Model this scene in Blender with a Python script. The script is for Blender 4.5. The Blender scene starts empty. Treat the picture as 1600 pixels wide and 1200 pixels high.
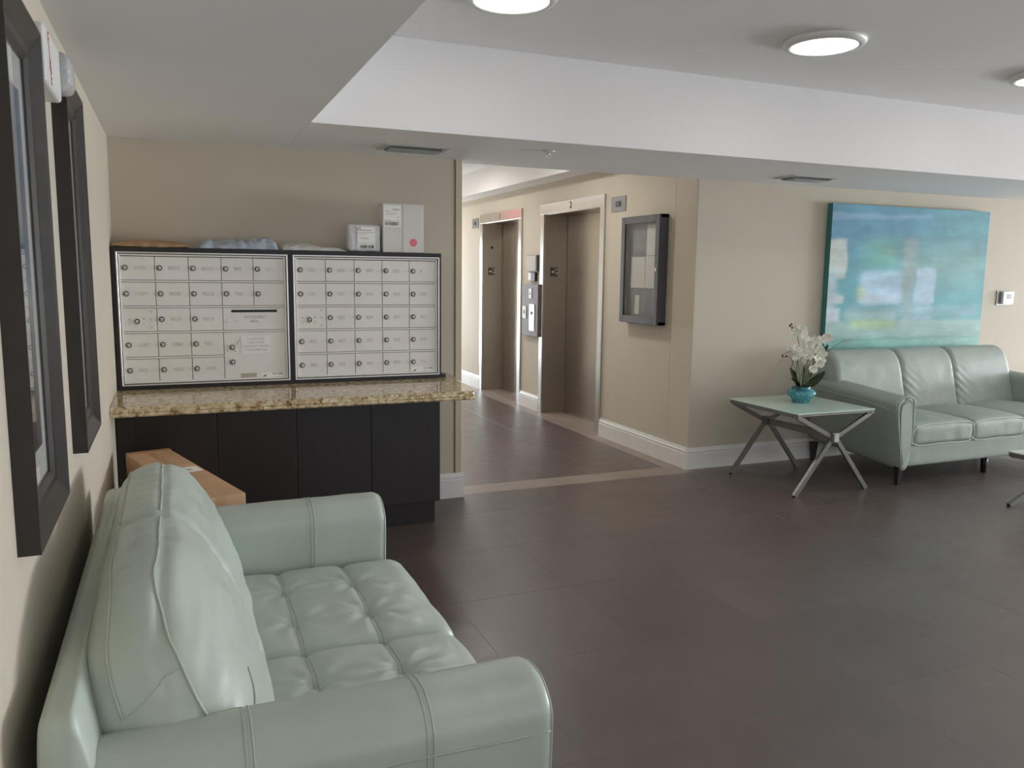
import bpy, bmesh, math, random
from mathutils import Vector, Matrix, noise
random.seed(7)
S = bpy.context.scene
COL = S.collection
R = math.radians

# ------------------------------------------------------------------ camera
F_PX = 1262.0857
yaw, pitch, roll = R(22.71919), R(-7.81996), R(0.6888)
fw = Vector((math.sin(yaw)*math.cos(pitch), math.cos(yaw)*math.cos(pitch), math.sin(pitch)))
rt = Vector((math.cos(yaw), -math.sin(yaw), 0))
up = rt.cross(fw)
r2 = rt*math.cos(roll)+up*math.sin(roll)
u2 = -rt*math.sin(roll)+up*math.cos(roll)
cam = bpy.data.cameras.new('camera')
cam.sensor_width = 36.0
cam.lens = F_PX/1600*36
cam.clip_start = 0.05
co = bpy.data.objects.new('camera', cam)
M = Matrix.Identity(4)
for i in range(3):
    M[i][0] = r2[i]; M[i][1] = u2[i]; M[i][2] = -fw[i]
M[0][3], M[1][3], M[2][3] = 0, 0, 1.54
co.matrix_world = M
COL.objects.link(co)
S.camera = co

# ------------------------------------------------------------------ world, lights, exposure
S.view_settings.view_transform = 'Standard'
S.view_settings.look = 'None'
S.view_settings.gamma = 1.0
S.view_settings.use_curve_mapping = False
S.view_settings.exposure = 0.30
w = bpy.data.worlds.new('world'); S.world = w
w.use_nodes = True
w.node_tree.nodes['Background'].inputs[0].default_value = (0.75, 0.85, 1.0, 1)
w.node_tree.nodes['Background'].inputs[1].default_value = 1.0

def area(name, loc, direction, sx, sy, power, color, spread=180):
    l = bpy.data.lights.new(name, 'AREA'); l.shape = 'RECTANGLE'
    l.size = sx; l.size_y = sy; l.energy = power; l.color = color; l.spread = R(spread)
    o = bpy.data.objects.new(name, l); COL.objects.link(o)
    o.location = loc
    o.rotation_euler = Vector(direction).to_track_quat('-Z', 'Y').to_euler()
    return o
# daylight entering through the glazed walls the photo does not show
area('daylight_right', (16.6, 2.2, 1.1), (-1, 0, 0.6), 5.8, 1.8, 1080, (0.86, 0.93, 1.0))
area('daylight_rear', (3.6, -2.95, 1.0), (0, 1, 1.3), 6.0, 1.7, 12, (0.95, 0.97, 1.0))
area('daylight_hall', (2.75, 12.9, 1.05), (0, -1, 0.15), 1.7, 2.0, 75, (0.84, 0.93, 1.0))
LAMP_STRENGTH = 9.0

# ------------------------------------------------------------------ material helpers
def lin(c):
    c = c/255
    return c/12.92 if c <= 0.04045 else ((c+0.055)/1.055)**2.4
def rgb(r, g, b): return (lin(r), lin(g), lin(b), 1)

class NT:
    def __init__(s, name):
        s.m = bpy.data.materials.new(name); s.m.use_nodes = True
        s.t = s.m.node_tree; s.b = s.t.nodes['Principled BSDF']
    def n(s, typ, **kw):
        x = s.t.nodes.new(typ)
        for k, v in kw.items():
            if k.startswith('_'): setattr(x, k[1:], v)
            else: x.inputs[k.replace('_', ' ')].default_value = v
        return x
    def l(s, a, b): s.t.links.new(a, b)
    def setb(s, **kw):
        for k, v in kw.items(): s.b.inputs[k.replace('_', ' ')].default_value = v
    def noise(s, scale, detail=3, rough=.5, vec=None, stretch=None):
        if vec is None:
            vec = s.n('ShaderNodeNewGeometry').outputs['Position']
        if stretch:
            mp = s.n('ShaderNodeMapping'); mp.inputs['Scale'].default_value = stretch
            s.l(vec, mp.inputs['Vector']); vec = mp.outputs['Vector']
        x = s.n('ShaderNodeTexNoise', Scale=scale, Detail=detail, Roughness=rough)
        s.l(vec, x.inputs['Vector'])
        return x.outputs['Fac']
    def ramp(s, fac, stops):
        x = s.n('ShaderNodeValToRGB'); e = x.color_ramp.elements
        while len(e) < len(stops): e.new(0.5)
        for i, (p, c) in enumerate(stops): e[i].position = p; e[i].color = c
        s.l(fac, x.inputs['Fac']); return x.outputs['Color']
    def bump(s, fac, strength, dist=.01, normal=None):
        x = s.n('ShaderNodeBump', Strength=strength, Distance=dist)
        s.l(fac, x.inputs['Height'])
        if normal: s.l(normal, x.inputs['Normal'])
        s.l(x.outputs['Normal'], s.b.inputs['Normal']); return x.outputs['Normal']

def vary(c, f): return (c[0]*f, c[1]*f, c[2]*f, 1)
def simple(name, c, rough=.5, metal=0, var=.06, scale=8, bump=0, bscale=200, spec=.5, coat=0):
    q = NT(name)
    q.l(q.ramp(q.noise(scale), [(.3, vary(c, 1-var)), (.7, vary(c, 1+var))]), q.b.inputs['Base Color'])
    q.setb(Roughness=rough, Metallic=metal)
    q.b.inputs['Specular IOR Level'].default_value = spec
    q.b.inputs['Coat Weight'].default_value = coat
    if bump: q.bump(q.noise(bscale, 2), bump, .002)
    return q.m

MT = {}
MT['wall'] = simple('beige_paint', rgb(204, 194, 176), .7, var=.02, scale=2, bump=.15, bscale=260)
MT['wall_gloss'] = simple('beige_corner_paint', rgb(205, 192, 166), .4, var=.02)
MT['bead_line'] = simple('corner_gap_stain', rgb(140, 112, 74), .7)
MT['ceiling'] = simple('ceiling_paint', rgb(243, 241, 240), .8, var=.015, scale=1.5, bump=.1, bscale=200)
MT['trim'] = simple('white_trim_paint', rgb(232, 230, 226), .35, var=.02)
MT['plastic_white'] = simple('white_plastic', rgb(225, 224, 220), .4, var=.02)
MT['black'] = simple('black_plastic', rgb(28, 28, 28), .4)
MT['red_ink'] = simple('red_ink', rgb(190, 40, 45), .6)
MT['ink'] = simple('dark_ink', rgb(48, 48, 50), .7)
MT['faint'] = simple('faint_grey_numerals', rgb(198, 194, 190), .6)
MT['pink'] = simple('pink_sticker', rgb(232, 120, 140), .5)
MT['paper'] = simple('white_paper', rgb(250, 248, 244), .8, var=.02)
MT['alu'] = simple('painted_aluminium', rgb(238, 234, 229), .45, .0, var=.03, scale=4)
MT['alu_bright'] = simple('bright_aluminium', rgb(222, 220, 216), .28, .6, var=.03)
MT['lock_ring'] = simple('lock_ring', rgb(92, 88, 82), .4, .4)
MT['lock'] = simple('lock_steel', rgb(120, 116, 110), .3, .9)
MT['lock_dark'] = simple('keyhole', rgb(25, 23, 22), .5)
MT['frame'] = simple('dark_frame_wood', rgb(50, 45, 43), .33, var=.15, scale=14)
MT['steel_table'] = simple('brushed_nickel', rgb(134, 133, 132), .42, .75, var=.06, scale=60)
MT['leg_wood'] = simple('dark_leg_wood', rgb(42, 36, 40), .35)
MT['glass_frame'] = simple('charcoal_metal', rgb(92, 92, 94), .4, .3)
MT['felt'] = simple('grey_felt', rgb(132, 135, 140), .95, bump=.3)
MT['lcd'] = simple('grey_display', rgb(110, 118, 116), .2)
MT['green_leaf'] = simple('orchid_leaf', rgb(74, 92, 62), .4, var=.3, scale=30)
MT['stem'] = simple('orchid_stem', rgb(122, 136, 88), .5, var=.2, scale=40)
MT['petal'] = simple('orchid_petal', rgb(242, 240, 226), .6, var=.04, scale=30)
MT['bud'] = simple('orchid_bud', rgb(92, 72, 48), .5)
MT['soil'] = simple('moss', rgb(70, 76, 50), .9, bump=.6)
MT['grille'] = simple('painted_grille', rgb(200, 200, 200), .5)
MT['grille_dark'] = simple('duct_shadow', rgb(165, 165, 165), .9)
MT['strip'] = None

# floor tile
def floor_mat(name, c, rough, scr=1.0):
    q = NT(name)
    oi = q.n('ShaderNodeObjectInfo')
    n1 = q.noise(2.3, 5, .6)
    n2 = q.noise(9, 5, .65)
    base = q.ramp(n1, [(.3, vary(c, .88)), (.7, vary(c, 1.12))])
    mx = q.n('ShaderNodeMixRGB', _blend_type='MULTIPLY'); mx.inputs['Fac'].default_value = .8
    q.l(base, mx.inputs['Color1'])
    q.l(q.ramp(n2, [(.3, (.88, .88, .88, 1)), (.7, (1.12, 1.1, 1.1, 1))]), mx.inputs['Color2'])
    mr = q.n('ShaderNodeMapRange'); mr.inputs['To Min'].default_value = .93; mr.inputs['To Max'].default_value = 1.07
    q.l(oi.outputs['Random'], mr.inputs['Value'])
    mm = q.n('ShaderNodeMixRGB', _blend_type='MULTIPLY'); mm.inputs['Fac'].default_value = 1
    q.l(mx.outputs['Color'], mm.inputs['Color1']); q.l(mr.outputs['Result'], mm.inputs['Color2'])
    # pale scuffs
    sc = q.noise(3.0, 8, .75, stretch=(1.2, 5, 1))
    sr = q.ramp(sc, [(.58, (0, 0, 0, 1)), (.78, (1, 1, 1, 1))])
    ms = q.n('ShaderNodeMixRGB'); q.l(mm.outputs['Color'], ms.inputs['Color1'])
    ms.inputs['Color2'].default_value = vary(c, 1.9)
    mf = q.n('ShaderNodeMath', _operation='MULTIPLY'); mf.inputs[1].default_value = .5*scr
    q.l(sr, mf.inputs[0]); q.l(mf.outputs[0], ms.inputs['Fac'])
    q.l(ms.outputs['Color'], q.b.inputs['Base Color'])
    q.l(q.ramp(n2, [(.3, (rough-.05,)*3+(1,)), (.7, (rough+.06,)*3+(1,))]), q.b.inputs['Roughness'])
    q.b.inputs['Specular IOR Level'].default_value = .85
    q.bump(q.noise(60, 4, .6), .12, .002)
    return q.m
MT['tile'] = floor_mat('dark_porcelain', rgb(94, 82, 78), .36)
MT['strip'] = floor_mat('taupe_porcelain', rgb(146, 131, 120), .42, .3)
MT['grout'] = simple('grout', rgb(150, 138, 132), .6)

# leather
def leather(name, c, rough=.36):
    q = NT(name)
    n0 = q.noise(3.5, 3)
    q.l(q.ramp(n0, [(.3, vary(c, .94)), (.7, vary(c, 1.05))]), q.b.inputs['Base Color'])
    nb = q.bump(q.noise(16, 3, .5, stretch=(1, .45, 1)), .22, .006)
    nb = q.bump(q.noise(7, 2, .5), .25, .01, nb)
    q.l(q.ramp(q.noise(30, 3), [(.3, (rough-.05,)*3+(1,)), (.7, (rough+.07,)*3+(1,))]), q.b.inputs['Roughness'])
    return q.m
MT['leather'] = leather('mint_leather', rgb(187, 197, 186))
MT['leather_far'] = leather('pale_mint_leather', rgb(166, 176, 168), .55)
MT['seam'] = simple('leather_seam', rgb(180, 189, 177), .45)
MT['seam_dark'] = simple('leather_fold', rgb(120, 136, 128), .6)
MT['piping'] = simple('leather_piping', rgb(205, 216, 208), .45)

# granite
q = NT('granite')
v1 = q.noise(30, 6, .75); v2 = q.noise(48, 3, .6); v3 = q.noise(14, 4, .6, stretch=(.6, 2, 1))
c1 = q.ramp(v1, [(.30, rgb(58, 48, 42)), (.40, rgb(160, 130, 92)), (.49, rgb(214, 194, 152)), (.62, rgb(232, 220, 190))])
mx = q.n('ShaderNodeMixRGB', _blend_type='MULTIPLY'); mx.inputs['Fac'].default_value = .65
q.l(c1, mx.inputs['Color1']); q.l(q.ramp(v2, [(.34, (.16, .13, .12, 1)), (.42, (1, 1, 1, 1))]), mx.inputs['Color2'])
m2 = q.n('ShaderNodeMixRGB', _blend_type='MULTIPLY'); m2.inputs['Fac'].default_value = .6
q.l(mx.outputs['Color'], m2.inputs['Color1']); q.l(q.ramp(v3, [(.3, (.72, .66, .6, 1)), (.6, (1, 1, 1, 1))]), m2.inputs['Color2'])
q.l(m2.outputs['Color'], q.b.inputs['Base Color']); q.setb(Roughness=.09)
MT['granite'] = q.m

# dark wood laminate
q = NT('espresso_laminate')
q.l(q.ramp(q.noise(12, 5, .6, stretch=(6, 6, .35)), [(.3, rgb(34, 28, 26)), (.7, rgb(42, 35, 33))]), q.b.inputs['Base Color'])
q.setb(Roughness=.42); MT['espresso'] = q.m
q = NT('grey_woodgrain')
q.l(q.ramp(q.noise(40, 4, .6, stretch=(6, 6, .3)), [(.3, rgb(96, 84, 86)), (.7, rgb(134, 122, 124))]), q.b.inputs['Base Color'])
q.setb(Roughness=.5); MT['woodgrain'] = q.m

# steels
def steel(name, c, rough, st):
    q = NT(name)
    n = q.noise(60, 3, .6, stretch=st)
    q.l(q.ramp(n, [(.3, vary(c, .93)), (.7, vary(c, 1.07))]), q.b.inputs['Base Color'])
    q.l(q.ramp(n, [(.3, (rough-.03,)*3+(1,)), (.7, (rough+.04,)*3+(1,))]), q.b.inputs['Roughness'])
    q.setb(Metallic=1.0); return q.m
MT['steel_door'] = steel('brushed_steel_door', rgb(178, 170, 160), .30, (8, 8, .2))
MT['steel_trim'] = steel('polished_steel_trim', rgb(196, 194, 190), .24, (8, 8, .2))

# cardboard
MT['cardboard'] = simple('cardboard', rgb(208, 170, 134), .8, var=.08, scale=9, bump=.2, bscale=120)
MT['tape'] = simple('packing_tape', rgb(206, 164, 122), .4)
MT['kraft'] = simple('kraft_paper', rgb(176, 142, 106), .7, var=.12, scale=25)
MT['blue_poly'] = simple('grey_blue_poly', rgb(178, 188, 202), .35, var=.12, scale=25)
MT['silver_poly'] = simple('white_poly', rgb(214, 212, 208), .4, var=.08, scale=25)
MT['bubble'] = simple('bubble_mailer_white', rgb(220, 220, 224), .35, var=.05, scale=40, bump=.6, bscale=90)
MT['white_box'] = simple('white_carton', rgb(224, 220, 216), .6, var=.02)

# glass
q = NT('clear_glass'); q.setb(Roughness=.02, IOR=1.45)
q.b.inputs['Base Color'].default_value = (1, 1, 1, 1)
tr = q.n('ShaderNodeBsdfTransparent'); gl = q.n('ShaderNodeBsdfGlossy', Roughness=.02)
fr = q.n('ShaderNodeFresnel'); ge = q.n('ShaderNodeNewGeometry')
mr_ = q.n('ShaderNodeMapRange'); mr_.inputs['To Min'].default_value = 1.45; mr_.inputs['To Max'].default_value = 1/1.45
q.l(ge.outputs['Backfacing'], mr_.inputs['Value']); q.l(mr_.outputs['Result'], fr.inputs['IOR']); ms = q.n('ShaderNodeMixShader')
q.l(fr.outputs[0], ms.inputs[0]); q.l(tr.outputs[0], ms.inputs[1]); q.l(gl.outputs[0], ms.inputs[2])
q.l(ms.outputs[0], q.t.nodes['Material Output'].inputs['Surface'])
MT['glass'] = q.m
q = NT('frosted_green_glass')
q.l(q.ramp(q.noise(3), [(.3, rgb(204, 226, 212)), (.7, rgb(212, 232, 220))]), q.b.inputs['Base Color'])
q.setb(Roughness=.14); q.b.inputs['Specular IOR Level'].default_value = .7
MT['green_glass'] = q.m
q = NT('clear_plastic_lens'); q.b.inputs['Base Color'].default_value = (.9, .9, .9, 1)
q.setb(Roughness=.08); q.b.inputs['Transmission Weight'].default_value = .6
q.bump(q.noise(120, 2), .6, .004); MT['lens'] = q.m
q = NT('turquoise_glaze')
vv = q.n('ShaderNodeTexVoronoi', Scale=55.0); q.l(q.n('ShaderNodeNewGeometry').outputs['Position'], vv.inputs['Vector'])
q.l(q.ramp(vv.outputs['Distance'], [(.1, rgb(120, 190, 198)), (.6, rgb(78, 150, 164))]), q.b.inputs['Base Color'])
q.setb(Roughness=.2); q.bump(vv.outputs['Distance'], .5, .004); MT['vase'] = q.m

def emit(name, c, s):
    q = NT(name); e = q.n('ShaderNodeEmission', Color=c, Strength=s)
    q.l(e.outputs[0], q.t.nodes['Material Output'].inputs['Surface']); return q.m
MT['lamp'] = emit('lamp_diffuser', (1, .97, .94, 1), LAMP_STRENGTH)
MT['lamp_hall'] = emit('hall_lamp_diffuser', (1, .97, .94, 1), 56)
MT['exit'] = emit('exit_glow', (1, .05, .08, 1), 4)

# printed page: ruled blocks of tiny text as flat print
def page(name, lines=34, base=rgb(224, 222, 218), ink=rgb(150, 148, 146)):
    q = NT(name)
    tc = q.n('ShaderNodeTexCoord'); sp = q.n('ShaderNodeSeparateXYZ'); q.l(tc.outputs['Generated'], sp.inputs[0])
    a = q.n('ShaderNodeMath', _operation='MULTIPLY'); a.inputs[1].default_value = lines*6.283
    q.l(sp.outputs['Z'], a.inputs[0])
    sn = q.n('ShaderNodeMath', _operation='SINE'); q.l(a.outputs[0], sn.inputs[0])
    ns = q.noise(14, 2, .5, vec=tc.outputs['Generated'], stretch=(3, 3, 5))
    mu = q.n('ShaderNodeMath', _operation='MULTIPLY'); q.l(sn.outputs[0], mu.inputs[0]); q.l(ns, mu.inputs[1])
    q.l(q.ramp(mu.outputs[0], [(.22, base), (.4, ink)]), q.b.inputs['Base Color'])
    q.setb(Roughness=.8); return q.m
MT['page'] = page('printed_notice')

# ------------------------------------------------------------------ mesh helpers
def link(name, me, mat=None, parent=None, smooth=False, loc=None):
    if mat is not None and len(me.materials) == 0:
        me.materials.append(MT[mat] if isinstance(mat, str) else mat)
    if smooth:
        for p in me.polygons: p.use_smooth = True
    o = bpy.data.objects.new(name, me); COL.objects.link(o)
    if parent is not None: o.parent = parent
    if loc is not None: o.location = loc
    return o
def bm_me(bm, name='m'):
    bmesh.ops.recalc_face_normals(bm, faces=bm.faces)
    me = bpy.data.meshes.new(name); bm.to_mesh(me); bm.free(); return me
def add_box(bm, x0, y0, z0, x1, y1, z1, bev=0, seg=2, mat=None):
    r = bmesh.ops.create_cube(bm, size=1.0)
    vs = r['verts']
    for v in vs:
        v.co = Vector(((x0+x1)/2+v.co.x*(x1-x0), (y0+y1)/2+v.co.y*(y1-y0), (z0+z1)/2+v.co.z*(z1-z0)))
    if mat is not None:
        bmesh.ops.transform(bm, matrix=mat, verts=vs)
    if bev:
        es = list({e for v in vs for e in v.link_edges})
        bmesh.ops.bevel(bm, geom=es, offset=bev, segments=seg, affect='EDGES', profile=.5)
def box(name, b, mat, parent=None, bev=0, seg=2, smooth=False):
    bm = bmesh.new()
    bs = b if isinstance(b[0], (tuple, list)) else [b]
    for q in bs: add_box(bm, *q, bev=bev, seg=seg)
    return link(name, bm_me(bm, name), mat, parent, smooth)
def add_poly_prism(bm, pts, axis, a0, a1, mat=None):
    """pts: 2-D outline; axis: extrusion axis"""
    def P(u, v, a):
        return {'x': (a, u, v), 'y': (u, a, v), 'z': (u, v, a)}[axis]
    A = [bm.verts.new(P(u, v, a0)) for u, v in pts]
    B = [bm.verts.new(P(u, v, a1)) for u, v in pts]
    n = len(pts)
    bm.faces.new(A); bm.faces.new(B[::-1])
    for i in range(n): bm.faces.new((A[i], B[i], B[(i+1) % n], A[(i+1) % n]))
    if mat is not None: bmesh.ops.transform(bm, matrix=mat, verts=A+B)
def prism(name, pts, axis, a0, a1, mat, parent=None, smooth=False, bev=0):
    bm = bmesh.new(); add_poly_prism(bm, pts, axis, a0, a1)
    if bev: bmesh.ops.bevel(bm, geom=list(bm.edges), offset=bev, segments=2, affect='EDGES')
    return link(name, bm_me(bm), mat, parent, smooth)
def catmull(pts, n=8, closed=False):
    P = [Vector(p) for p in pts]; out = []
    N = len(P)
    rng = range(N if closed else N-1)
    for i in rng:
        if closed: a, b, c, d = P[(i-1) % N], P[i], P[(i+1) % N], P[(i+2) % N]
        else: a, b, c, d = P[max(i-1, 0)], P[i], P[i+1], P[min(i+2, N-1)]
        for k in range(n):
            t = k/n
            out.append(.5*((2*b)+(c-a)*t+(2*a-5*b+4*c-d)*t*t+(3*b-a-3*c+d)*t**3))
    if not closed: out.append(P[-1])
    return out
def add_tube(bm, path, rad, sides=6, closed=False):
    path = [Vector(p) for p in path]; n = len(path); rings = []
    prev = None
    for i, p in enumerate(path):
        if closed: t = (path[(i+1) % n]-path[(i-1) % n])
        else: t = path[min(i+1, n-1)]-path[max(i-1, 0)]
        if t.length < 1e-9: t = Vector((0, 0, 1))
        t.normalize()
        if prev is None:
            a = Vector((0, 0, 1)) if abs(t.z) < .9 else Vector((1, 0, 0))
            nx = t.cross(a).normalized()
        else:
            nx = (prev-t*prev.dot(t))
            nx = nx.normalized() if nx.length > 1e-6 else t.orthogonal().normalized()
        prev = nx; ny = t.cross(nx)
        rr = rad(i/(n-1)) if callable(rad) else rad
        rings.append([bm.verts.new(p+(nx*math.cos(2*math.pi*k/sides)+ny*math.sin(2*math.pi*k/sides))*rr) for k in range(sides)])
    for i in range(n if closed else n-1):
        A, B = rings[i], rings[(i+1) % n]
        for k in range(sides): bm.faces.new((A[k], A[(k+1) % sides], B[(k+1) % sides], B[k]))
    if not closed:
        bm.faces.new(rings[0][::-1]); bm.faces.new(rings[-1])
def tube(name, paths, rad, mat, parent=None, sides=6, closed=False):
    bm = bmesh.new()
    ps = paths if isinstance(paths[0][0], (tuple, list, Vector)) else [paths]
    for p in ps: add_tube(bm, p, rad, sides, closed)
    return link(name, bm_me(bm), mat, parent, True)
def lathe(bm, prof, center, axis='z', seg=32, cap=True):
    rings = []
    for r_, h in prof:
        ring = []
        for k in range(seg):
            a = 2*math.pi*k/seg; c, s = math.cos(a)*r_, math.sin(a)*r_
            p = {'z': (c, s, h), 'y': (c, h, s), 'x': (h, c, s)}[axis]
            ring.append(bm.verts.new(Vector(p)+Vector(center)))
        rings.append(ring)
    for A, B in zip(rings, rings[1:]):
        for k in range(seg): bm.faces.new((A[k], A[(k+1) % seg], B[(k+1) % seg], B[k]))
    if cap: bm.faces.new(rings[0][::-1]); bm.faces.new(rings[-1])
def lathe_obj(name, prof, center, mat, parent=None, axis='z', seg=32, smooth=True):
    bm = bmesh.new(); lathe(bm, prof, center, axis, seg)
    o = link(name, bm_me(bm), mat, parent, False)
    if smooth:
        for p in o.data.polygons: p.use_smooth = len(p.vertices) <= 4
    return o
def bar(bm, a, b, wa, wb, upv=(0, 0, 1)):
    """rectangular bar between points a and b; wa = width across, wb = depth along the side vector"""
    a, b = Vector(a), Vector(b); t = (b-a).normalized(); s = Vector(upv)
    n1 = t.cross(s).normalized(); n2 = s.normalized()
    vs = []
    for p in (a, b):
        vs.append([bm.verts.new(p+n1*(wa/2*i)+n2*(wb/2*j)) for i, j in ((-1, -1), (1, -1), (1, 1), (-1, 1))])
    A, B = vs
    bm.faces.new(A[::-1]); bm.faces.new(B)
    for k in range(4): bm.faces.new((A[k], A[(k+1) % 4], B[(k+1) % 4], B[k]))
def loft(name, profile, axis, a0, a1, rend_, mat, parent=None, n=24, bulge=.3, shift=None, disp=None, nend=6, pn=6):
    """closed 2-D profile swept along axis with softly rounded ends"""
    R0, R1 = rend_ if isinstance(rend_, tuple) else (rend_, rend_)
    pr = catmull([(p[0], p[1], 0) for p in profile], pn, True)
    cx = sum(p.x for p in pr)/len(pr); cy = sum(p.y for p in pr)/len(pr)
    ar = sum(math.hypot(p.x-cx, p.y-cy) for p in pr)/len(pr)
    st = []
    for k in range(nend):
        th = (1-k/nend)*math.pi/2; st.append((a0+R0-R0*math.sin(th), math.cos(th), R0))
    for k in range(n+1): st.append((a0+R0+(a1-a0-R0-R1)*k/n, 1.0, R0))
    for k in range(1, nend+1): th = k/nend*math.pi/2; st.append((a1-R1+R1*math.sin(th), math.cos(th), R1))
    bm = bmesh.new(); rings = []
    for a, c, rend in st:
        s = 1-(rend/ar)*(1-c)*1.0
        ring = []
        for p in pr:
            u = cx+(p.x-cx)*s; v = cy+(p.y-cy)*s
            if shift:
                du, dv = shift(a); u += du; v += dv
            q = Vector({'x': (a, u, v), 'y': (u, a, v), 'z': (u, v, a)}[axis])
            if disp: q += disp(q)
            ring.append(bm.verts.new(q))
        rings.append(ring)
    m = len(pr)
    for A, B in zip(rings, rings[1:]):
        for k in range(m): bm.faces.new((A[k], A[(k+1) % m], B[(k+1) % m], B[k]))
    for ring, sg, rend in ((rings[0], -1, R0), (rings[-1], 1, R1)):   # softly domed caps
        cur = ring
        cc = sum((v.co for v in ring), Vector())/m
        for s2 in (.8, .55, .28):
            nr = []
            for v in ring:
                q = cc+(v.co-cc)*s2
                q['xyz'.index(axis)] += sg*rend*bulge*(1-s2*s2)
                nr.append(bm.verts.new(q))
            for k in range(m): bm.faces.new((cur[k], cur[(k+1) % m], nr[(k+1) % m], nr[k]))
            cur = nr
        q = cc.copy(); q['xyz'.index(axis)] += sg*rend*bulge
        cv = bm.verts.new(q)
        for k in range(m): bm.faces.new((cur[k], cur[(k+1) % m], cv))
    return link(name, bm_me(bm), mat, parent, True)
def soft_box(name, b6, r_, n, mat, parent=None, puff=0.0, disp=None):
    c0, c1 = b6[:3], b6[3:]
    nx, ny, nz = n
    h = [(c1[i]-c0[i])/2 for i in range(3)]; ce = [(c1[i]+c0[i])/2 for i in range(3)]
    rr = r_ if isinstance(r_, tuple) else (r_, r_, r_)
    bm = bmesh.new(); cache = {}
    N = (nx, ny, nz)
    def V(i, j, k):
        key = (i, j, k)
        if key in cache: return cache[key]
        p = [2*i/nx-1, 2*j/ny-1, 2*k/nz-1]
        # denser sampling near the edges
        p = [math.copysign(1-(1-abs(t))**1.15, t) for t in p]
        a = [p[t]*h[t] for t in range(3)]
        q_ = [max(-(h[t]-rr[t]), min(h[t]-rr[t], a[t])) for t in range(3)]
        d = Vector([(a[t]-q_[t])/rr[t] for t in range(3)])
        mx_ = max(abs(d.x), abs(d.y), abs(d.z))
        if d.length > 1e-9: d = d.normalized()*mx_
        P = Vector([q_[t]+d[t]*rr[t] for t in range(3)])
        fx = 1-(P.x/h[0])**2; fy = 1-(P.y/h[1])**2; fz = 1-(P.z/h[2])**2
        if P.z > 0: P.z += puff*max(fx, 0)**.6*max(fy, 0)**.6
        P = P+Vector(ce)
        if disp: P += disp(P)
        v = bm.verts.new(P); cache[key] = v; return v
    for f in range(3):
        u, v = [(1, 2), (0, 2), (0, 1)][f]
        for side in (0, N[f]):
            for a in range(N[u]):
                for b in range(N[v]):
                    ks = []
                    for da, db in ((0, 0), (1, 0), (1, 1), (0, 1)):
                        k = [0, 0, 0]; k[f] = side; k[u] = a+da; k[v] = b+db
                        ks.append(V(*k))
                    bm.faces.new(ks)
    return link(name, bm_me(bm), mat, parent, True)

def text(name, s, size, mat, parent, origin, ux, uy, depth=.0008, align='CENTER'):
    """lettering as flat raised geometry; ux, uy give the reading and up directions"""
    cu = bpy.data.curves.new('t', 'FONT'); cu.body = s; cu.size = size; cu.extrude = depth
    cu.align_x = align; cu.align_y = 'CENTER'; cu.resolution_u = 2
    o = bpy.data.objects.new('t', cu); COL.objects.link(o)
    dg = bpy.context.evaluated_depsgraph_get()
    me = bpy.data.meshes.new_from_object(o.evaluated_get(dg))
    bpy.data.objects.remove(o); bpy.data.curves.remove(cu)
    ux, uy = Vector(ux).normalized(), Vector(uy).normalized(); uz = ux.cross(uy)
    mt = Matrix.Identity(4)
    for i in range(3): mt[i][0] = ux[i]; mt[i][1] = uy[i]; mt[i][2] = uz[i]; mt[i][3] = origin[i]
    me.transform(mt); me.materials.clear()
    return link(name, me, mat, parent)

def thing(name, label, cat, loc=(0, 0, 0), group=None):
    o = bpy.data.objects.new(name, None); COL.objects.link(o)
    o['label'] = label; o['category'] = cat
    if group: o['group'] = group
    o.empty_display_size = .05
    # parts are built in world coordinates; the empty sits at the base of the thing
    o.location = loc
    o['_b'] = 1
    return o
def settle():
    """turn world-space children into children relative to their thing's base"""
    for o in list(COL.objects):
        if o.type == 'EMPTY' and '_b' in o.keys():
            L = Vector(o.location); del o['_b']
            for ch in o.children: ch.location = Vector(ch.location)-L
def tag(o, label, cat, group=None):
    o['label'] = label; o['category'] = cat
    if group: o['group'] = group
    return o
def struct(o, label=None, cat=None):
    o['kind'] = 'structure'
    if label: o['label'] = label
    if cat: o['category'] = cat
    return o

# ------------------------------------------------------------------ the room shell
XL, YM, XW, XE, YP = -0.307, 5.16, 1.782, 3.74, 5.286
XR, YR, YH = 17.0, -3.2, 12.4
ZS, ZT, ZH = 2.27, 2.73, 2.50
floor = struct(box('floor', (XL-.3, YR-.3, -.25, XR+.4, YH+.8, -.0008), 'grout'), 'dark brown matte porcelain tile floor of the lobby', 'floor')
def tile(x0, y0, x1, y1, mat='tile', cache={}):
    k = (round(x1-x0, 3), round(y1-y0, 3), mat)
    if k not in cache:
        bm = bmesh.new(); a, b = (x1-x0)/2-.0007, (y1-y0)/2-.0007
        add_box(bm, -a, -b, -.012, a, b, 0)
        top = [e for e in bm.edges if all(v.co.z > -.001 for v in e.verts)]
        bmesh.ops.bevel(bm, geom=top, offset=.0005, segments=1, affect='EDGES')
        cache[k] = bm_me(bm, 'tile'); cache[k].materials.append(MT[mat])
    o = bpy.data.objects.new('tile', cache[k]); COL.objects.link(o)
    o.location = ((x0+x1)/2, (y0+y1)/2, 0); o.parent = floor
xs = [XL, -.04]+[round(.56+.6*i, 3) for i in range(13)]
ys = [-.531]+[round(.13+.661*i, 3) for i in range(8)]+[5.19]
for i in range(len(xs)-1):
    for j in range(len(ys)-1):
        y1 = ys[j+1]
        tile(xs[i], ys[j], xs[i+1], y1)
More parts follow.
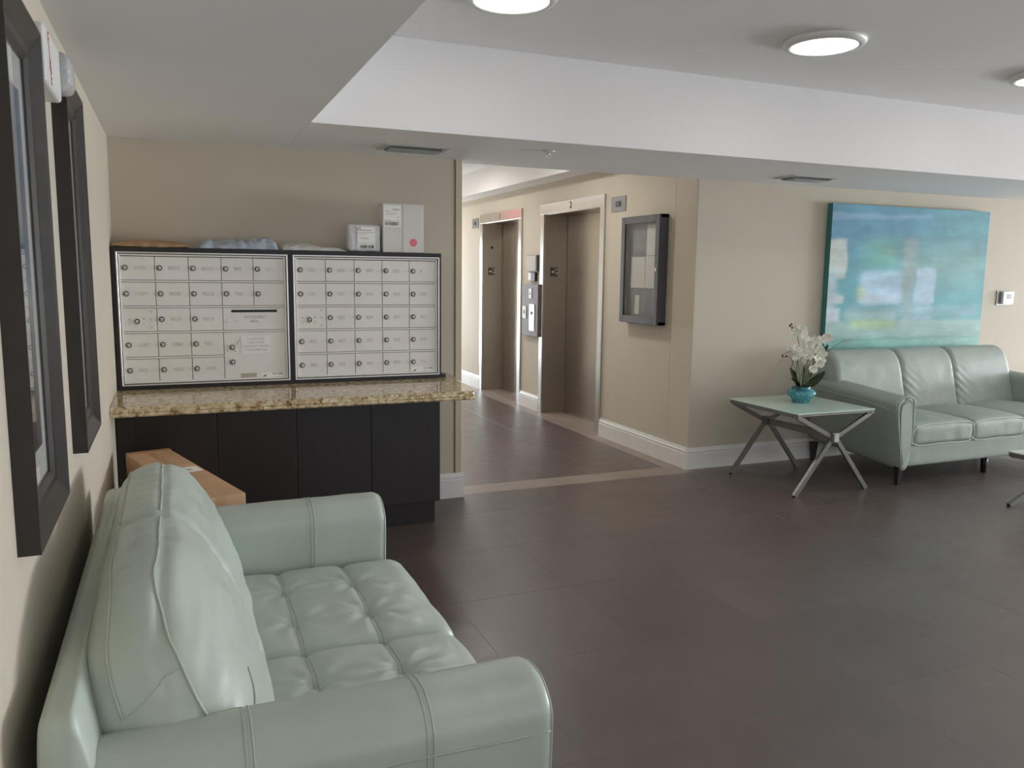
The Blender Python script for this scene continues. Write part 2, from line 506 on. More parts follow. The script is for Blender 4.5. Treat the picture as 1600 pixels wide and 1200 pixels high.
# threshold band, hall tiles, band along the elevator wall
for a, b in ((XW, 2.36), (2.36, 2.96), (2.96, 3.6)): tile(a, 5.19, b, 5.41, 'strip')
tile(3.6, 5.19, XE, 5.41, 'strip')
hy = [5.41+.661*i for i in range(11)]+[YH]
for j in range(len(hy)-1):
    for a, b in ((XW, 2.43), (2.43, 3.03), (3.03, 3.6)): tile(a, hy[j], b, hy[j+1])
    tile(3.6, hy[j], XE, hy[j+1], 'strip')
# walls
struct(box('wall_left', (XL-.2, YR-.2, 0, XL, YM+.1, 3.0), 'wall'), 'beige painted wall on the left, carrying the two framed pictures', 'wall')
wb = struct(box('wall_back', (XL-.2, YM, 0, XW, YH+.2, 3.0), 'wall', bev=.004, seg=1), 'beige painted wall behind the mailboxes', 'wall')
EL = [(6.72, 8.14), (8.67, 10.03)]       # outer edges of the two elevator frames
TW = .085
wr = []
y = YP+.3
for a, b in EL+[(YH+.2, None)]:
    wr.append((XE, y, 0, XE+.3, a+(TW if b else 0), 3.0)); y = (b or 0)-TW
for a, b in EL: wr.append((XE, a+TW, 2.17, XE+.3, b-TW, 3.0))
struct(box('wall_hall_right', wr, 'wall'), 'beige painted hall wall holding the two elevators', 'wall')
struct(box('wall_painting', (XE+.0, YP, 0, XR+.2, YP+.3, 3.0), 'wall', bev=.003, seg=1), 'beige painted wall behind the far sofa', 'wall')
# glazed walls out of frame
def glazed(name, axis, pos, a0, a1, win, z0, z1):
    bs = []
    def B(u0, u1, w0, w1):
        bs.append((u0, pos, w0, u1, pos+.18, w1) if axis == 'y' else (pos, u0, w0, pos+.18, u1, w1))
    last = a0
    for u0, u1 in win:
        B(last, u0, 0, 3.0); B(u0, u1, 0, z0) if z0 > 0 else None; B(u0, u1, z1, 3.0); last = u1
    B(last, a1, 0, 3.0)
    return struct(box(name, bs, 'wall'))
glazed('wall_right', 'x', XR-.18, YR-.2, YP+.2, [(-.8, 5.1)], .15, 2.25)
glazed('wall_rear', 'y', YR, XL-.2, XR+.2, [(.6, 6.6)], .15, 2.3)
glazed('wall_hall_end', 'y', YH, XW-.1, XE+.2, [(1.95, 3.55)], .02, 2.05)
def mullions(name, axis, pos, u0, u1, z0, z1, n, rail):
    bs = []
    for i in range(n+1):
        u = u0+(u1-u0)*i/n; wd = .03
        a, b = max(u0, u-wd), min(u1, u+wd)
        bs.append((a, pos, z0, b, pos+.06, z1) if axis == 'y' else (pos, a, z0, pos+.06, b, z1))
    for zz in (z0, z1-.05, rail):
        bs.append((u0, pos, zz, u1, pos+.06, zz+.05) if axis == 'y' else (pos, u0, zz, pos+.06, u1, zz+.05))
    return struct(box(name, bs, 'alu'))
mullions('window_1', 'x', XR-.12, -.8, 5.1, .15, 2.25, 4, 1.0)
mullions('window_2', 'y', YR+.06, .6, 6.6, .15, 2.3, 4, 1.0)
mullions('window_3', 'y', YH+.05, 1.95, 3.55, .02, 2.05, 2, .98)
# ceiling and dropped soffit
struct(box('ceiling', (.60, YR-.2, ZT, XR+.2, 4.24, 3.0), 'ceiling'), 'white ceiling inside the raised tray', 'ceiling')
struct(box('ceiling_soffit', [(XL-.1, YR-.2, ZS, .668, YM+.05, ZS+.7), (.668, 4.226, ZS, XR+.2, YP+.02, ZS+.7)], 'ceiling', bev=.002, seg=1), 'dropped white ceiling soffit around the tray', 'ceiling')
struct(box('ceiling_hall', [(3.49, YP+.02, ZH, XE+.02, YH+.1, 3.0), (XW-.05, YP+.02, 2.78, 3.49, YH+.1, 3.0)], 'ceiling'), 'hall ceiling tray in front of the elevators', 'ceiling')
struct(box('trim_1', [(1.742, YM-.006, .17, XW+.004, YM+.002, ZS)], 'wall_gloss', bev=.002), 'painted corner guard on the end of the mailbox wall', 'trim')
struct(box('trim_2', [(1.734, YM-.003, .17, 1.742, YM+.002, ZS)], 'bead_line'), 'dark gap line beside the corner guard', 'trim')
# baseboards with a stepped cap
def baseboard(name, axis, face, a0, a1, sgn, h=.155, label=None):
    pts = [(0, 0), (.02, 0), (.02, h*.72), (.015, h*.74), (.015, h*.80), (.019, h*.83), (.012, h*.9), (.008, h), (0, h)]
    pts = [(face+sgn*u, v) for u, v in pts]
    o = prism(name, pts, axis, a0, a1, 'trim'); return struct(o, label, 'baseboard')
H2 = .172
baseboard('baseboard_back', 'x', YM, 1.43, XW+.02, -1, H2, 'white baseboard beside the mailbox cabinet')
baseboard('baseboard_hall_left', 'y', XW, YM, YH, 1, H2)
baseboard('baseboard_hall_right', 'y', XE, YP, EL[0][0], -1, H2, 'white baseboard under the notice cabinet')
baseboard('baseboard_hall_middle', 'y', XE, EL[0][1], EL[1][0], -1, H2, 'short white baseboard between the elevators')
baseboard('baseboard_hall_end', 'y', XE, EL[1][1], YH, -1, H2, 'white baseboard past the far elevator')
baseboard('baseboard_painting', 'x', YP, XE-.02, XR, -1, H2, 'white baseboard behind the side table and far sofa')

# ------------------------------------------------------------------ elevators
for n_, (a, b) in enumerate(EL):
    num = '2' if n_ == 0 else '1'
    d = bpy.data.objects.new('door_%s' % num, None); COL.objects.link(d)
    d['kind'] = 'structure'; d['category'] = 'elevator'
    d['label'] = ('near' if n_ == 0 else 'far')+' stainless steel elevator marked '+num
    fx = XE-.018
    box('header', (fx-.004, a, 2.168, XE+.05, b, 2.277), 'steel_trim', d, bev=.002)
    for y0, y1 in ((a, a+TW), (b-TW, b)):
        box('jamb', (fx, y0, 0, XE+.26, y1, 2.168), 'steel_trim', d, bev=.002)
    # far reveal face carries the floor plate
    box('reveal', (XE+.0, b-TW-.004, 0.005, XE+.255, b-TW, 2.168), 'steel_door', d)
    box('reveal', (XE+.0, a+TW, 0.005, XE+.255, a+TW+.004, 2.168), 'steel_door', d)
    box('reveal', (XE-.0, a+TW, 2.160, XE+.255, b-TW, 2.168), 'steel_door', d)
    box('sliding_panel', (XE+.262, a+TW-.02, .012, XE+.30, b-TW+.02, 2.17), 'steel_door', d)
    box('sill', (XE, a+TW, -.01, XE+.262, b-TW, .002), 'strip', d)
    box('sill_track', (XE+.235, a+TW, 0, XE+.262, b-TW, .010), 'steel_trim', d)
    yc = (a+b)/2
    text('numeral', num, .10 if num == '2' else .095, 'black', d, (fx-.006, yc-.02, 2.222), (0, -1, 0), (0, 0, 1))
    yp = b-TW-.006
    pl = box('floor_plate', (XE+.068, yp-.002, 1.51, XE+.155, yp+.002, 1.608), 'black', d, bev=.001)
    text('plate_letter', 'G', .075, 'alu', pl, (XE+.133, yp-.003, 1.558), (1, 0, 0), (0, 0, 1))
    st = []
    for k in range(10):
        rr = .021 if k % 2 == 0 else .009; an = math.pi/2+k*math.pi/5
        st.append((XE+.092+rr*math.cos(an), 1.558+rr*math.sin(an)))
    prism('plate_star', st, 'y', yp-.0035, yp-.002, 'plastic_white', pl)
    for zz in (1.594, 1.521):
        bm = bmesh.new()
        for k in range(8): add_box(bm, XE+.078+k*.009, yp-.003, zz, XE+.082+k*.009, yp-.002, zz+.007)
        link('braille', bm_me(bm), 'grille', pl)
    if n_ == 1:
        lathe_obj('key_cylinder', [(.016, -.006), (.016, .0)], (XE+.115, yp, 1.865), 'lock_dark', d, 'y', 16)

# ------------------------------------------------------------------ floor indicator plates and call station
for lab, y0, y1, z0, z1 in (('square steel floor indicator plate right of the elevator marked 2', 6.36, 6.615, 2.10, 2.235),
                            ('square steel floor indicator plate left of the elevator marked 1', 10.13, 10.36, 2.12, 2.25)):
    t = thing('indicator_plate', lab, 'indicator', (XE, (y0+y1)/2, z0), 'elevator indicator plates')
    box('plate', (XE-.008, y0, z0, XE, y1, z1), 'steel_table', t, bev=.002)
    c, zc = (y0+y1)/2, (z0+z1)/2
    bz = box('display', (XE-.012, c-.04, zc-.024, XE-.006, c+.04, zc+.024), 'black', t)
    box('digit_panel', (XE-.0135, c-.018, zc-.014, XE-.011, c+.018, zc+.014), 'lcd', bz)
t = thing('call_station', 'grey woodgrain call panel between the elevators, with three steel plates', 'call panel', (XE, 8.33, .84))
box('back_panel', (XE-.045, 8.12, .84, XE, 8.55, 1.42), 'woodgrain', t, bev=.003)
px = XE-.045
b_ = box('button_plate', (px-.006, 8.20, .90, px, 8.34, 1.20), 'steel_trim', t, bev=.002)
lathe_obj('call_button', [(.018, -.006), (.016, -.009)], (px-.003, 8.27, 1.10), 'lock_dark', b_, 'x', 16)
b_ = box('key_plate', (px-.006, 8.43, 1.03, px, 8.53, 1.17), 'plastic_white', t, bev=.002)
box('key_slot', (px-.008, 8.465, 1.085, px-.005, 8.495, 1.125), 'black', b_)
b_ = box('switch_plate', (px-.006, 8.28, 1.26, px, 8.36, 1.37), 'plastic_white', t, bev=.002)
lathe_obj('key_switch', [(.009, -.004), (.008, -.008)], (px-.002, 8.32, 1.315), 'lock_dark', b_, 'x', 12)
t = thing('notice_plate', 'small dark framed rules sign above the call panel between elevators', 'sign', (XE, 8.33, 1.56))
box('backing', (XE-.03, 8.20, 1.56, XE, 8.47, 1.74), 'glass_frame', t, bev=.002)
box('printed_sheet', (XE-.033, 8.225, 1.57, XE-.0295, 8.47, 1.733), 'page', t)
t = thing('card_reader', 'small black card reader under the rules sign between elevators', 'card reader', (XE, 8.33, 1.45))
box('reader_body', (XE-.035, 8.235, 1.452, XE, 8.345, 1.548), 'black', t, bev=.004)
box('reader_face', (XE-.03, 8.345, 1.465, XE, 8.43, 1.545), 'plastic_white', t, bev=.003)

# exit sign seen only as a red reflection in the far elevator header
t = thing('exit_sign', 'red lit exit sign hanging in the hall, mirrored in the far elevator header', 'exit sign', (2.8, 10.9, 2.6))
box('sign_case', (2.62, 10.9, 2.28, 3.0, 10.93, 2.48), 'plastic_white', t, bev=.004)
text('sign_letters', 'EXIT', .17, 'exit', t, (2.81, 10.897, 2.38), (1, 0, 0), (0, 0, 1))
box('hanger', (2.80, 10.905, 2.48, 2.82, 10.925, 2.79), 'plastic_white', t)

# ------------------------------------------------------------------ notice cabinet with papers
t = thing('notice_cabinet', 'charcoal framed glass notice cabinet on the hall wall', 'notice board', (XE, 5.97, 1.12))
ny0, ny1, nz0, nz1, nd = 5.672, 6.278, 1.125, 2.03, .075
fr_ = .06
box('cabinet_body', [(XE-nd, ny0, nz0, XE, ny0+.03, nz1), (XE-nd, ny1-.03, nz0, XE, ny1, nz1), (XE-nd, ny0, nz0, XE, ny1, nz0+.03), (XE-nd, ny0, nz1-.03, XE, ny1, nz1)], 'glass_frame', t, bev=.003)
box('door_frame', [(XE-nd-.014, ny0, nz0, XE-nd, ny0+fr_, nz1), (XE-nd-.014, ny1-fr_, nz0, XE-nd, ny1, nz1), (XE-nd-.014, ny0+fr_, nz0, XE-nd, ny1-fr_, nz0+fr_), (XE-nd-.014, ny0+fr_, nz1-fr_, XE-nd, ny1-fr_, nz1)], 'glass_frame', t, bev=.004)
box('felt_board', (XE-.02, ny0+.02, nz0+.02, XE-.004, ny1-.02, nz1-.02), 'felt', t)
box('glass_pane', (XE-nd-.006, ny0+fr_-.005, nz0+fr_-.005, XE-nd-.003, ny1-fr_+.005, nz1-fr_+.005), 'glass', t)
box('door_lock', (XE-nd-.022, ny0+.022, 1.565, XE-nd-.012, ny0+.038, 1.595), 'alu_bright', t, bev=.003)
PX = XE-.023
for lab, y0, y1, z0, z1 in (('printed notice sheet pinned at the top right of the notice cabinet', 5.75, 5.955, 1.70, 1.955),
                            ('printed notice sheet in the left of the middle row of the notice cabinet', 5.975, 6.20, 1.425, 1.69),
                            ('printed notice sheet in the right of the middle row of the notice cabinet', 5.755, 5.965, 1.425, 1.695),
                            ('narrow torn paper strip low in the left of the notice cabinet', 6.05, 6.12, 1.20, 1.365),
                            ('small square slip in the bottom right corner of the notice cabinet', 5.76, 5.82, 1.19, 1.255)):
    bm = bmesh.new()
    add_box(bm, PX-.0015, y0, z0, PX, y1, z1)
    bmesh.ops.subdivide_edges(bm, edges=list(bm.edges), cuts=3, use_grid_fill=True)
    for v in bm.verts: v.co.x -= .006*max(0, (v.co.z-z0)/(z1-z0)-.6)**2+.004*((v.co.y-y0)/(y1-y0))**3*((z1-v.co.z)/(z1-z0))
    tag(link('notice_sheet', bm_me(bm), 'page', smooth=False), lab, 'paper', 'papers in the notice cabinet')

# ------------------------------------------------------------------ painting (painted canvas, colour attribute = brush patches)
PW0, PW1, PZ0, PZ1, PD = 5.022, 6.868, .90, 2.14, .06
t = thing('abstract_painting', 'large turquoise and blue abstract canvas hung behind the far sofa', 'painting', ((PW0+PW1)/2, YP, PZ0))
def lerp(a, b, k): return tuple(a[i]+(b[i]-a[i])*k for i in range(3))
def ss(a, b, x):
    k = max(0, min(1, (x-a)/(b-a))); return k*k*(3-2*k)
def patch(u, v, u0, u1, v0, v1, s=.02):
    j = .015*noise.noise(Vector((u*9, v*9, 3)))
    return ss(u0-s, u0+s, u+j)*(1-ss(u1-s, u1+s, u+j))*ss(v0-s, v0+s, v+j)*(1-ss(v1-s, v1+s, v+j))
def paint(u, v):          # v: 0 bottom (hidden) .. measured from the top as q
    q_ = 1-v
    nz = noise.fractal(Vector((u*5, q_*9, 1.7)), .8, 2, 5)
    st = noise.noise(Vector((u*24, q_*4, 8)))*.2+noise.noise(Vector((u*4, q_*22, 2)))*.8
    c = (86, 152, 180)
    c = lerp(c, (84, 156, 166), ss(.3, .9, u)*.8)
    c = lerp(c, (92, 172, 180), ss(.2, .6, q_)*.8)
    c = lerp(c, (100, 178, 168), patch(u, q_, .20, .42, .22, .42, .08))
    c = lerp(c, (136, 190, 176), patch(u, q_, .30, .40, .28, .33, .05))
    c = lerp(c, (128, 172, 166), patch(u, q_, .42, 1.0, .25, .52, .12)*.75)
    c = lerp(c, (140, 180, 208), patch(u, q_, .0, .62, .065+(-.03*u), .11-.07*u, .012)*.8)
    c = lerp(c, (196, 208, 202), patch(u, q_, -.05, .10, .235, .50, .012))
    c = lerp(c, (176, 204, 214), patch(u, q_, -.05, .05, .44, .98, .03))
    c = lerp(c, (164, 198, 220), patch(u, q_, .185, .46, .44, .67, .03))
    c = lerp(c, (184, 210, 228), patch(u, q_, .20, .44, .60, .66, .03))
    c = lerp(c, (150, 172, 172), patch(u, q_, .45, .53, .2, .82, .03)*.85)
    c = lerp(c, (174, 206, 226), patch(u, q_, .535, .665, .42, .66, .015))
    c = lerp(c, (160, 192, 216), patch(u, q_, .53, .65, .66, .80, .03))
    c = lerp(c, (196, 206, 160), patch(u, q_, .17, .22, .55, .64, .03)*.7)
    c = lerp(c, (194, 212, 220), patch(u, q_, .0, .09, .60, .66, .015))
    c = lerp(c, (200, 216, 228), patch(u, q_, -.02, .085, .70, .80, .015))
    c = lerp(c, (136, 176, 184), patch(u, q_, .12, .98, .68, .76, .03)*.7)
    c = lerp(c, (170, 200, 204), patch(u, q_, .10, .42, .72, .78, .02)*.7)
    c = lerp(c, (160, 192, 184), ss(.76, .80, q_)*.85)
    c = lerp(c, (182, 212, 156), patch(u, q_, .15, .42, .775, .83, .03)*.9)
    c = lerp(c, (112, 180, 168), ss(.87, .92, q_)*.8*(1-.5*ss(.3, .9, u)))
    c = lerp(c, (104, 142, 148), patch(u, q_, .1, .95, .905, .915, .008)*.6)
    f = 1+.10*nz+.07*st
    g = sum(c)/3; c = tuple(x+(g-x)*.08 for x in c)
    return tuple(max(0, min(255, x*f)) for x in c)
bm = bmesh.new()
NU, NV = 130, 90
gr = [[bm.verts.new((PW0+(PW1-PW0)*i/NU, YP-PD-.0005, PZ0+(PZ1-PZ0)*j/NV)) for i in range(NU+1)] for j in range(NV+1)]
lay = bm.loops.layers.float_color.new('paint')
for j in range(NV):
    for i in range(NU):
        f = bm.faces.new((gr[j][i], gr[j][i+1], gr[j+1][i+1], gr[j+1][i]))
        for l_ in f.loops:
            u = (l_.vert.co.x-PW0)/(PW1-PW0); v = (l_.vert.co.z-PZ0)/(PZ1-PZ0)
            c = paint(u, v); l_[lay] = (lin(c[0]), lin(c[1]), lin(c[2]), 1)
q = NT('painted_canvas'); at = q.n('ShaderNodeAttribute'); at.attribute_name = 'paint'
bs_ = q.n('ShaderNodeMixRGB', _blend_type='MULTIPLY'); bs_.inputs['Fac'].default_value = 1
q.l(at.outputs['Color'], bs_.inputs['Color1'])
q.l(q.ramp(q.noise(9, 6, .7, stretch=(1, 1, 4)), [(.3, (.93, .95, .95, 1)), (.7, (1.16, 1.13, 1.12, 1))]), bs_.inputs['Color2'])
q.l(bs_.outputs['Color'], q.b.inputs['Base Color']); q.setb(Roughness=.6)
q.bump(q.noise(90, 3, .6, stretch=(1, 1, 3)), .3, .003)
me = bpy.data.meshes.new('canvas'); bm.to_mesh(me); bm.free()
link('painted_surface', me, q.m, t)
box('canvas_side', (PW0, YP-PD, PZ0, PW1, YP-.004, PZ1), simple('teal_canvas_edge', rgb(72, 134, 128), .7), t)

# thermostat
t = thing('thermostat', 'white thermostat on a square wall plate right of the painting', 'thermostat', (7.23, YP, 1.29))
box('wall_plate', (7.125, YP-.008, 1.295, 7.345, YP, 1.43), 'steel_table', t, bev=.003)
b_ = box('thermostat_body', (7.18, YP-.035, 1.305, 7.325, YP-.008, 1.424), 'plastic_white', t, bev=.004)
box('display', (7.235, YP-.037, 1.355, 7.29, YP-.034, 1.40), 'glass_frame', b_)

# ------------------------------------------------------------------ ceiling fixtures
def disc_light(x, y, lab):
    t = thing('ceiling_light', lab, 'ceiling light', (x, y, ZT), 'round ceiling lights in the tray')
    lathe_obj('trim_ring', [(.205, 0), (.203, -.016), (.190, -.030), (.166, -.032), (.160, -.026), (.160, -.004)], (x, y, ZT), 'plastic_white', t, seg=48)
    lathe_obj('diffuser', [(.158, -.020), (.158, -.029), (.12, -.033), (.01, -.034)], (x, y, ZT), 'lamp', t, seg=48)
disc_light(1.40, 3.40, 'round ceiling light cut by the top edge of the photo, leftmost of three')
disc_light(3.115, 3.375, 'round white ceiling light whole in view, middle of three')
disc_light(4.80, 3.36, 'round ceiling light at the right edge of the photo')
for x, y, w_ in ((1.4, .9, 'above the loveseat side, nearer the viewer'), (3.1, .9, 'above the middle of the lobby, nearer the viewer'), (4.8, .9, 'in front of the coffee table, nearer the viewer'), (6.5, 3.36, 'over the right half of the far sofa'), (6.5, .9, 'beyond the coffee table, nearer the viewer'), (8.2, 2.2, 'right of the far sofa'), (10.4, 2.2, 'well right of the far sofa'), (13.0, 2.2, 'beside the glazed right wall')):
    disc_light(x, y, 'round ceiling light outside the picture, '+w_)
for hy_, w_ in ((6.75, 'nearest the lobby'), (9.0, 'between the elevators'), (11.2, 'nearest the hall door')):
    disc = thing('ceiling_light', 'round hall ceiling light out of sight behind the soffit, '+w_, 'ceiling light', (2.6, hy_, 2.78))
    lathe_obj('trim_ring', [(.205, 0), (.203, -.016), (.190, -.030), (.166, -.032), (.160, -.026), (.160, -.004)], (2.6, hy_, 2.78), 'plastic_white', disc, seg=48)
    lathe_obj('diffuser', [(.158, -.020), (.158, -.029), (.12, -.033), (.01, -.034)], (2.6, hy_, 2.78), 'lamp_hall', disc, seg=48)

def vent(x0, y0, x1, y1, lab):
    t = thing('ceiling_vent', lab, 'vent', ((x0+x1)/2, (y0+y1)/2, ZS), 'supply vents in the soffit')
    f = .035
    box('flange', [(x0, y0, ZS-.006, x1, y0+f, ZS), (x0, y1-f, ZS-.006, x1, y1, ZS), (x0, y0+f, ZS-.006, x0+f, y1-f, ZS), (x1-f, y0+f, ZS-.006, x1, y1-f, ZS)], 'grille', t, bev=.002)
    box('backing', (x0+f, y0+f, ZS-.002, x1-f, y1-f, ZS), 'grille_dark', t)
    n_ = 4
    for k in range(n_):
        bm = bmesh.new(); y = y0+f+(k+.5)*(y1-y0-2*f)/n_
        add_box(bm, x0+f, -.019, -.0015, x1-f, .019, .0015)
        bmesh.ops.transform(bm, matrix=Matrix.Translation((0, y, ZS-.014)) @ Matrix.Rotation(R(28), 4, 'X'), verts=bm.verts)
        link('slat', bm_me(bm), 'grille', t)
vent(1.165, 4.70, 1.555, 4.93, 'rectangular soffit vent above the mailboxes')
vent(4.20, 4.76, 4.62, 5.00, 'rectangular soffit vent left of the painting')
t = thing('fire_sprinkler', 'small chrome fire sprinkler head under the soffit between the vents', 'sprinkler', (2.12, 4.54, ZS))
lathe_obj('escutcheon', [(.042, 0), (.036, -.006), (.012, -.009)], (2.12, 4.54, ZS), 'plastic_white', t)
lathe_obj('sprinkler_body', [(.008, -.006), (.009, -.02), (.006, -.03)], (2.12, 4.54, ZS), 'alu_bright', t, seg=12)
tube('yoke', [[(2.112, 4.54, ZS-.02), (2.103, 4.54, ZS-.032), (2.12, 4.54, ZS-.045)], [(2.128, 4.54, ZS-.02), (2.137, 4.54, ZS-.032), (2.12, 4.54, ZS-.045)]], .002, 'alu_bright', t)
lathe_obj('deflector', [(.014, -.045), (.014, -.047)], (2.12, 4.54, ZS), 'alu_bright', t, seg=12)

# ------------------------------------------------------------------ framed pictures on the left wall
def picture(y0, y1, z0, z1, lab, seed):
    t = thing('framed_picture', lab, 'picture', (XL, (y0+y1)/2, z0), 'tall dark framed pictures on the left wall')
    D, wd = .042, .082
    prof = [(0, 0), (D, 0), (D, .006), (D-.004, .014), (.022, .050), (.020, .066), (.012, .080), (.012, wd), (0, wd)]   # (off the wall, towards the middle)
    for side in range(4):
        bm = bmesh.new(); A = []; B = []
        for dx, s in prof:
            if side == 0: a, b = (y0+s, z0+s), (y0+s, z1-s)
            if side == 1: a, b = (y1-s, z0+s), (y1-s, z1-s)
            if side == 2: a, b = (y0+s, z0+s), (y1-s, z0+s)
            if side == 3: a, b = (y0+s, z1-s), (y1-s, z1-s)
            A.append(bm.verts.new((XL+dx, *a))); B.append(bm.verts.new((XL+dx, *b)))
        n = len(A)
        for i in range(n): bm.faces.new((A[i], A[(i+1) % n], B[(i+1) % n], B[i]))
        bm.faces.new(A); bm.faces.new(B)
        link('frame_rail', bm_me(bm), 'frame', t)
    box('mat_board', (XL+.002, y0+wd-.005, z0+wd-.005, XL+.006, y1-wd+.005, z1-wd+.005), 'paper', t)
    q = NT('washed_print_%d' % seed)
    tc = q.n('ShaderNodeTexCoord'); sp = q.n('ShaderNodeSeparateXYZ'); q.l(tc.outputs['Generated'], sp.inputs[0])
    c = q.ramp(sp.outputs['Z'], [(0.0, rgb(96, 88, 84)), (.22, rgb(150, 146, 142)), (.42, rgb(196, 200, 200)), (.55, rgb(140, 156, 172)), (1, rgb(128, 146, 166))])
    mx = q.n('ShaderNodeMixRGB', _blend_type='MULTIPLY'); mx.inputs['Fac'].default_value = .7
    q.l(c, mx.inputs['Color1']); q.l(q.ramp(q.noise(6, 4, stretch=(1, 1, 3)), [(.3, (.75, .75, .75, 1)), (.6, (1, 1, 1, 1))]), mx.inputs['Color2'])
    q.l(mx.outputs['Color'], q.b.inputs['Base Color']); q.setb(Roughness=.7)
    m_ = .055
    box('print', (XL+.006, y0+wd+m_, z0+wd+m_*1.4, XL+.007, y1-wd-m_, z1-wd-m_*1.4), q.m, t)
    box('glass_pane', (XL+.0095, y0+wd-.003, z0+wd-.003, XL+.0105, y1-wd+.003, z1-wd+.003), 'glass', t)
picture(1.80, 2.295, .968, 2.09, 'tall dark framed picture nearer the viewer on the left wall', 1)
picture(2.785, 3.30, .968, 2.115, 'tall dark framed picture further away on the left wall, nearer the mailboxes', 2)

# fire alarm strobe
t = thing('fire_alarm_strobe', 'white fire alarm with clear strobe lens on the left wall between the pictures', 'fire alarm', (XL, 2.5, 2.0))
box('alarm_body', (XL, 2.31, 1.985, XL+.048, 2.60, 2.125), 'plastic_white', t, bev=.010, seg=3)
soft_box('strobe_lens', (XL+.01, 2.585, 2.02, XL+.075, 2.72, 2.125), .028, (8, 8, 8), 'lens', t)
for i, ch in enumerate('FIRE'):
    text('lettering', ch, .046, 'red_ink', t, (XL+.0485, 2.375+.006*i, 2.098-i*.030), (0, 1, 0), (0, 0, 1), .0004)

# ------------------------------------------------------------------ mail centre: base cabinet, granite top, mailbox units
t = thing('base_cabinet', 'espresso brown base cabinet under the granite counter', 'cabinet', (.58, 4.9, 0))
CX0, CX1, CY = XL+.004, 1.459, 4.60
box('carcass', (CX0, CY+.02, .155, CX1, YM-.002, .819), 'espresso', t)
box('toe_kick', (CX0, CY+.075, 0, CX1-.012, YM-.022, .155), 'espresso', t)
ed = [CX0, .189, .613, 1.037, CX1]
for a, b in zip(ed, ed[1:]):
    box('front_panel', (a+.0015, CY, .155, b-.0015, CY+.0195, .818), 'espresso', t, bev=.0015, seg=1)

def granite():
    bm = bmesh.new()
    out = []
    fr_x, bk_x, y0, y1 = 1.578, 1.70, 4.288, YM-.001
    N = 150
    for i in range(N): out.append((XL+.002+(fr_x-.03-XL)*i/N, y0, 1))
    for k in range(6):
        an = -math.pi/2+k/6*math.pi/2
        out.append((fr_x-.03+.03*math.cos(an), y0+.03+.03*math.sin(an), 1))
    for i in range(31): out.append((fr_x+(bk_x-fr_x)*i/30, y0+.03+(y1-y0-.03)*i/30, 1))
    out.append((XL+.002, y1, 0))
    levels = [(.821, .006), (.829, 0), (.838, .003), (.846, .000), (.854, .003), (.863, .004), (.869, .009), (.871, .015)]
    rings = []
    for z, ins in levels:
        ring = []
        for i, (x, y, rough) in enumerate(out):
            dx = dy = 0
            if rough:
                nx, ny = (0, -1) if i < N else (1, 0)
                k = ins-.0045*noise.noise(Vector((x*45, y*45, z*70)))*(1 if .825 < z < .868 else .2)
                dx, dy = -nx*k, -ny*k
            ring.append(bm.verts.new((max(x+dx, XL+.001), y+dy, z)))
        rings.append(ring)
    m = len(out)
    for A, B in zip(rings, rings[1:]):
        for k in range(m): bm.faces.new((A[k], A[(k+1) % m], B[(k+1) % m], B[k]))
    bm.faces.new(rings[0][::-1]); bm.faces.new(rings[-1])
    o = link('granite_countertop', bm_me(bm), 'granite')
    return tag(o, 'speckled tan granite countertop with a chiselled edge below the mailboxes', 'countertop')
granite()

ZB, ZTOP, YF = .871, 1.656, 4.90
t = thing('mailbox_surround', 'dark espresso wood surround framing the two mailbox units', 'wood surround', (.63, 5.0, ZB))
UN = [(-.280, .622), (.652, 1.545)]
sx0, sx1 = -.302, 1.560
za0, za1 = .895, 1.631
box('side_board', (sx0, YF, ZB, UN[0][0]-.001, YM-.001, ZTOP), 'espresso', t)
box('side_board', (UN[1][1]+.001, YF, ZB, sx1, YM-.001, ZTOP), 'espresso', t)
box('divider', (UN[0][1]+.001, YF, ZB, UN[1][0]-.001, YM-.001, ZTOP), 'espresso', t)
box('top_board', (sx0, YF-.002, za1+.001, sx1, YM-.001, ZTOP), 'espresso', t)
box('bottom_board', (sx0, YF-.002, ZB, sx1+.03, YM-.001, za0-.001), 'espresso', t)

def mk_mesh(fn):
    bm = bmesh.new(); fn(bm); return bm_me(bm)
lock_me = mk_mesh(lambda bm: lathe(bm, [(.0150, .0), (.0150, -.005), (.012, -.008)], (0, 0, 0), 'y', 14))
lock_me.materials.append(MT['lock_ring'])
cyl_me = mk_mesh(lambda bm: lathe(bm, [(.0088, -.007), (.0085, -.0100)], (.0, 0, 0), 'y', 14))
cyl_me.materials.append(MT['alu'])
slot_me = mk_mesh(lambda bm: add_box(bm, -.001, -.0112, -.0022, .0082, -.0098, .0022))
slot_me.materials.append(MT['lock_dark'])
riv_me = mk_mesh(lambda bm: lathe(bm, [(.0055, 0), (.005, -.003), (.002, -.005)], (0, 0, 0), 'y', 10))
riv_me.materials.append(MT['alu_bright'])
def inst(name, me, parent, loc, rot=None):
    o = bpy.data.objects.new(name, me); COL.objects.link(o); o.parent = parent; o.location = loc
    if rot: o.rotation_euler = rot
    return o
NUM = [[['1105', '8037', '8017', '905', 'GC'], ['1104', '803B', '801B', '904', ''], [None, '8035', '8015', 'SLOT', None], ['1107', '1006', '903', 'BIG', None], ['902', '1002', '1004', None, None]],
       [['605', '606', '604', '603', '6'], ['505', '507', '504', '503', '502'], [None, '405', '404', '403', '402'], ['406', '407', '307', '303', '302'], ['306', '305', '301', '304', '701']]]
rotr = random.Random(3)
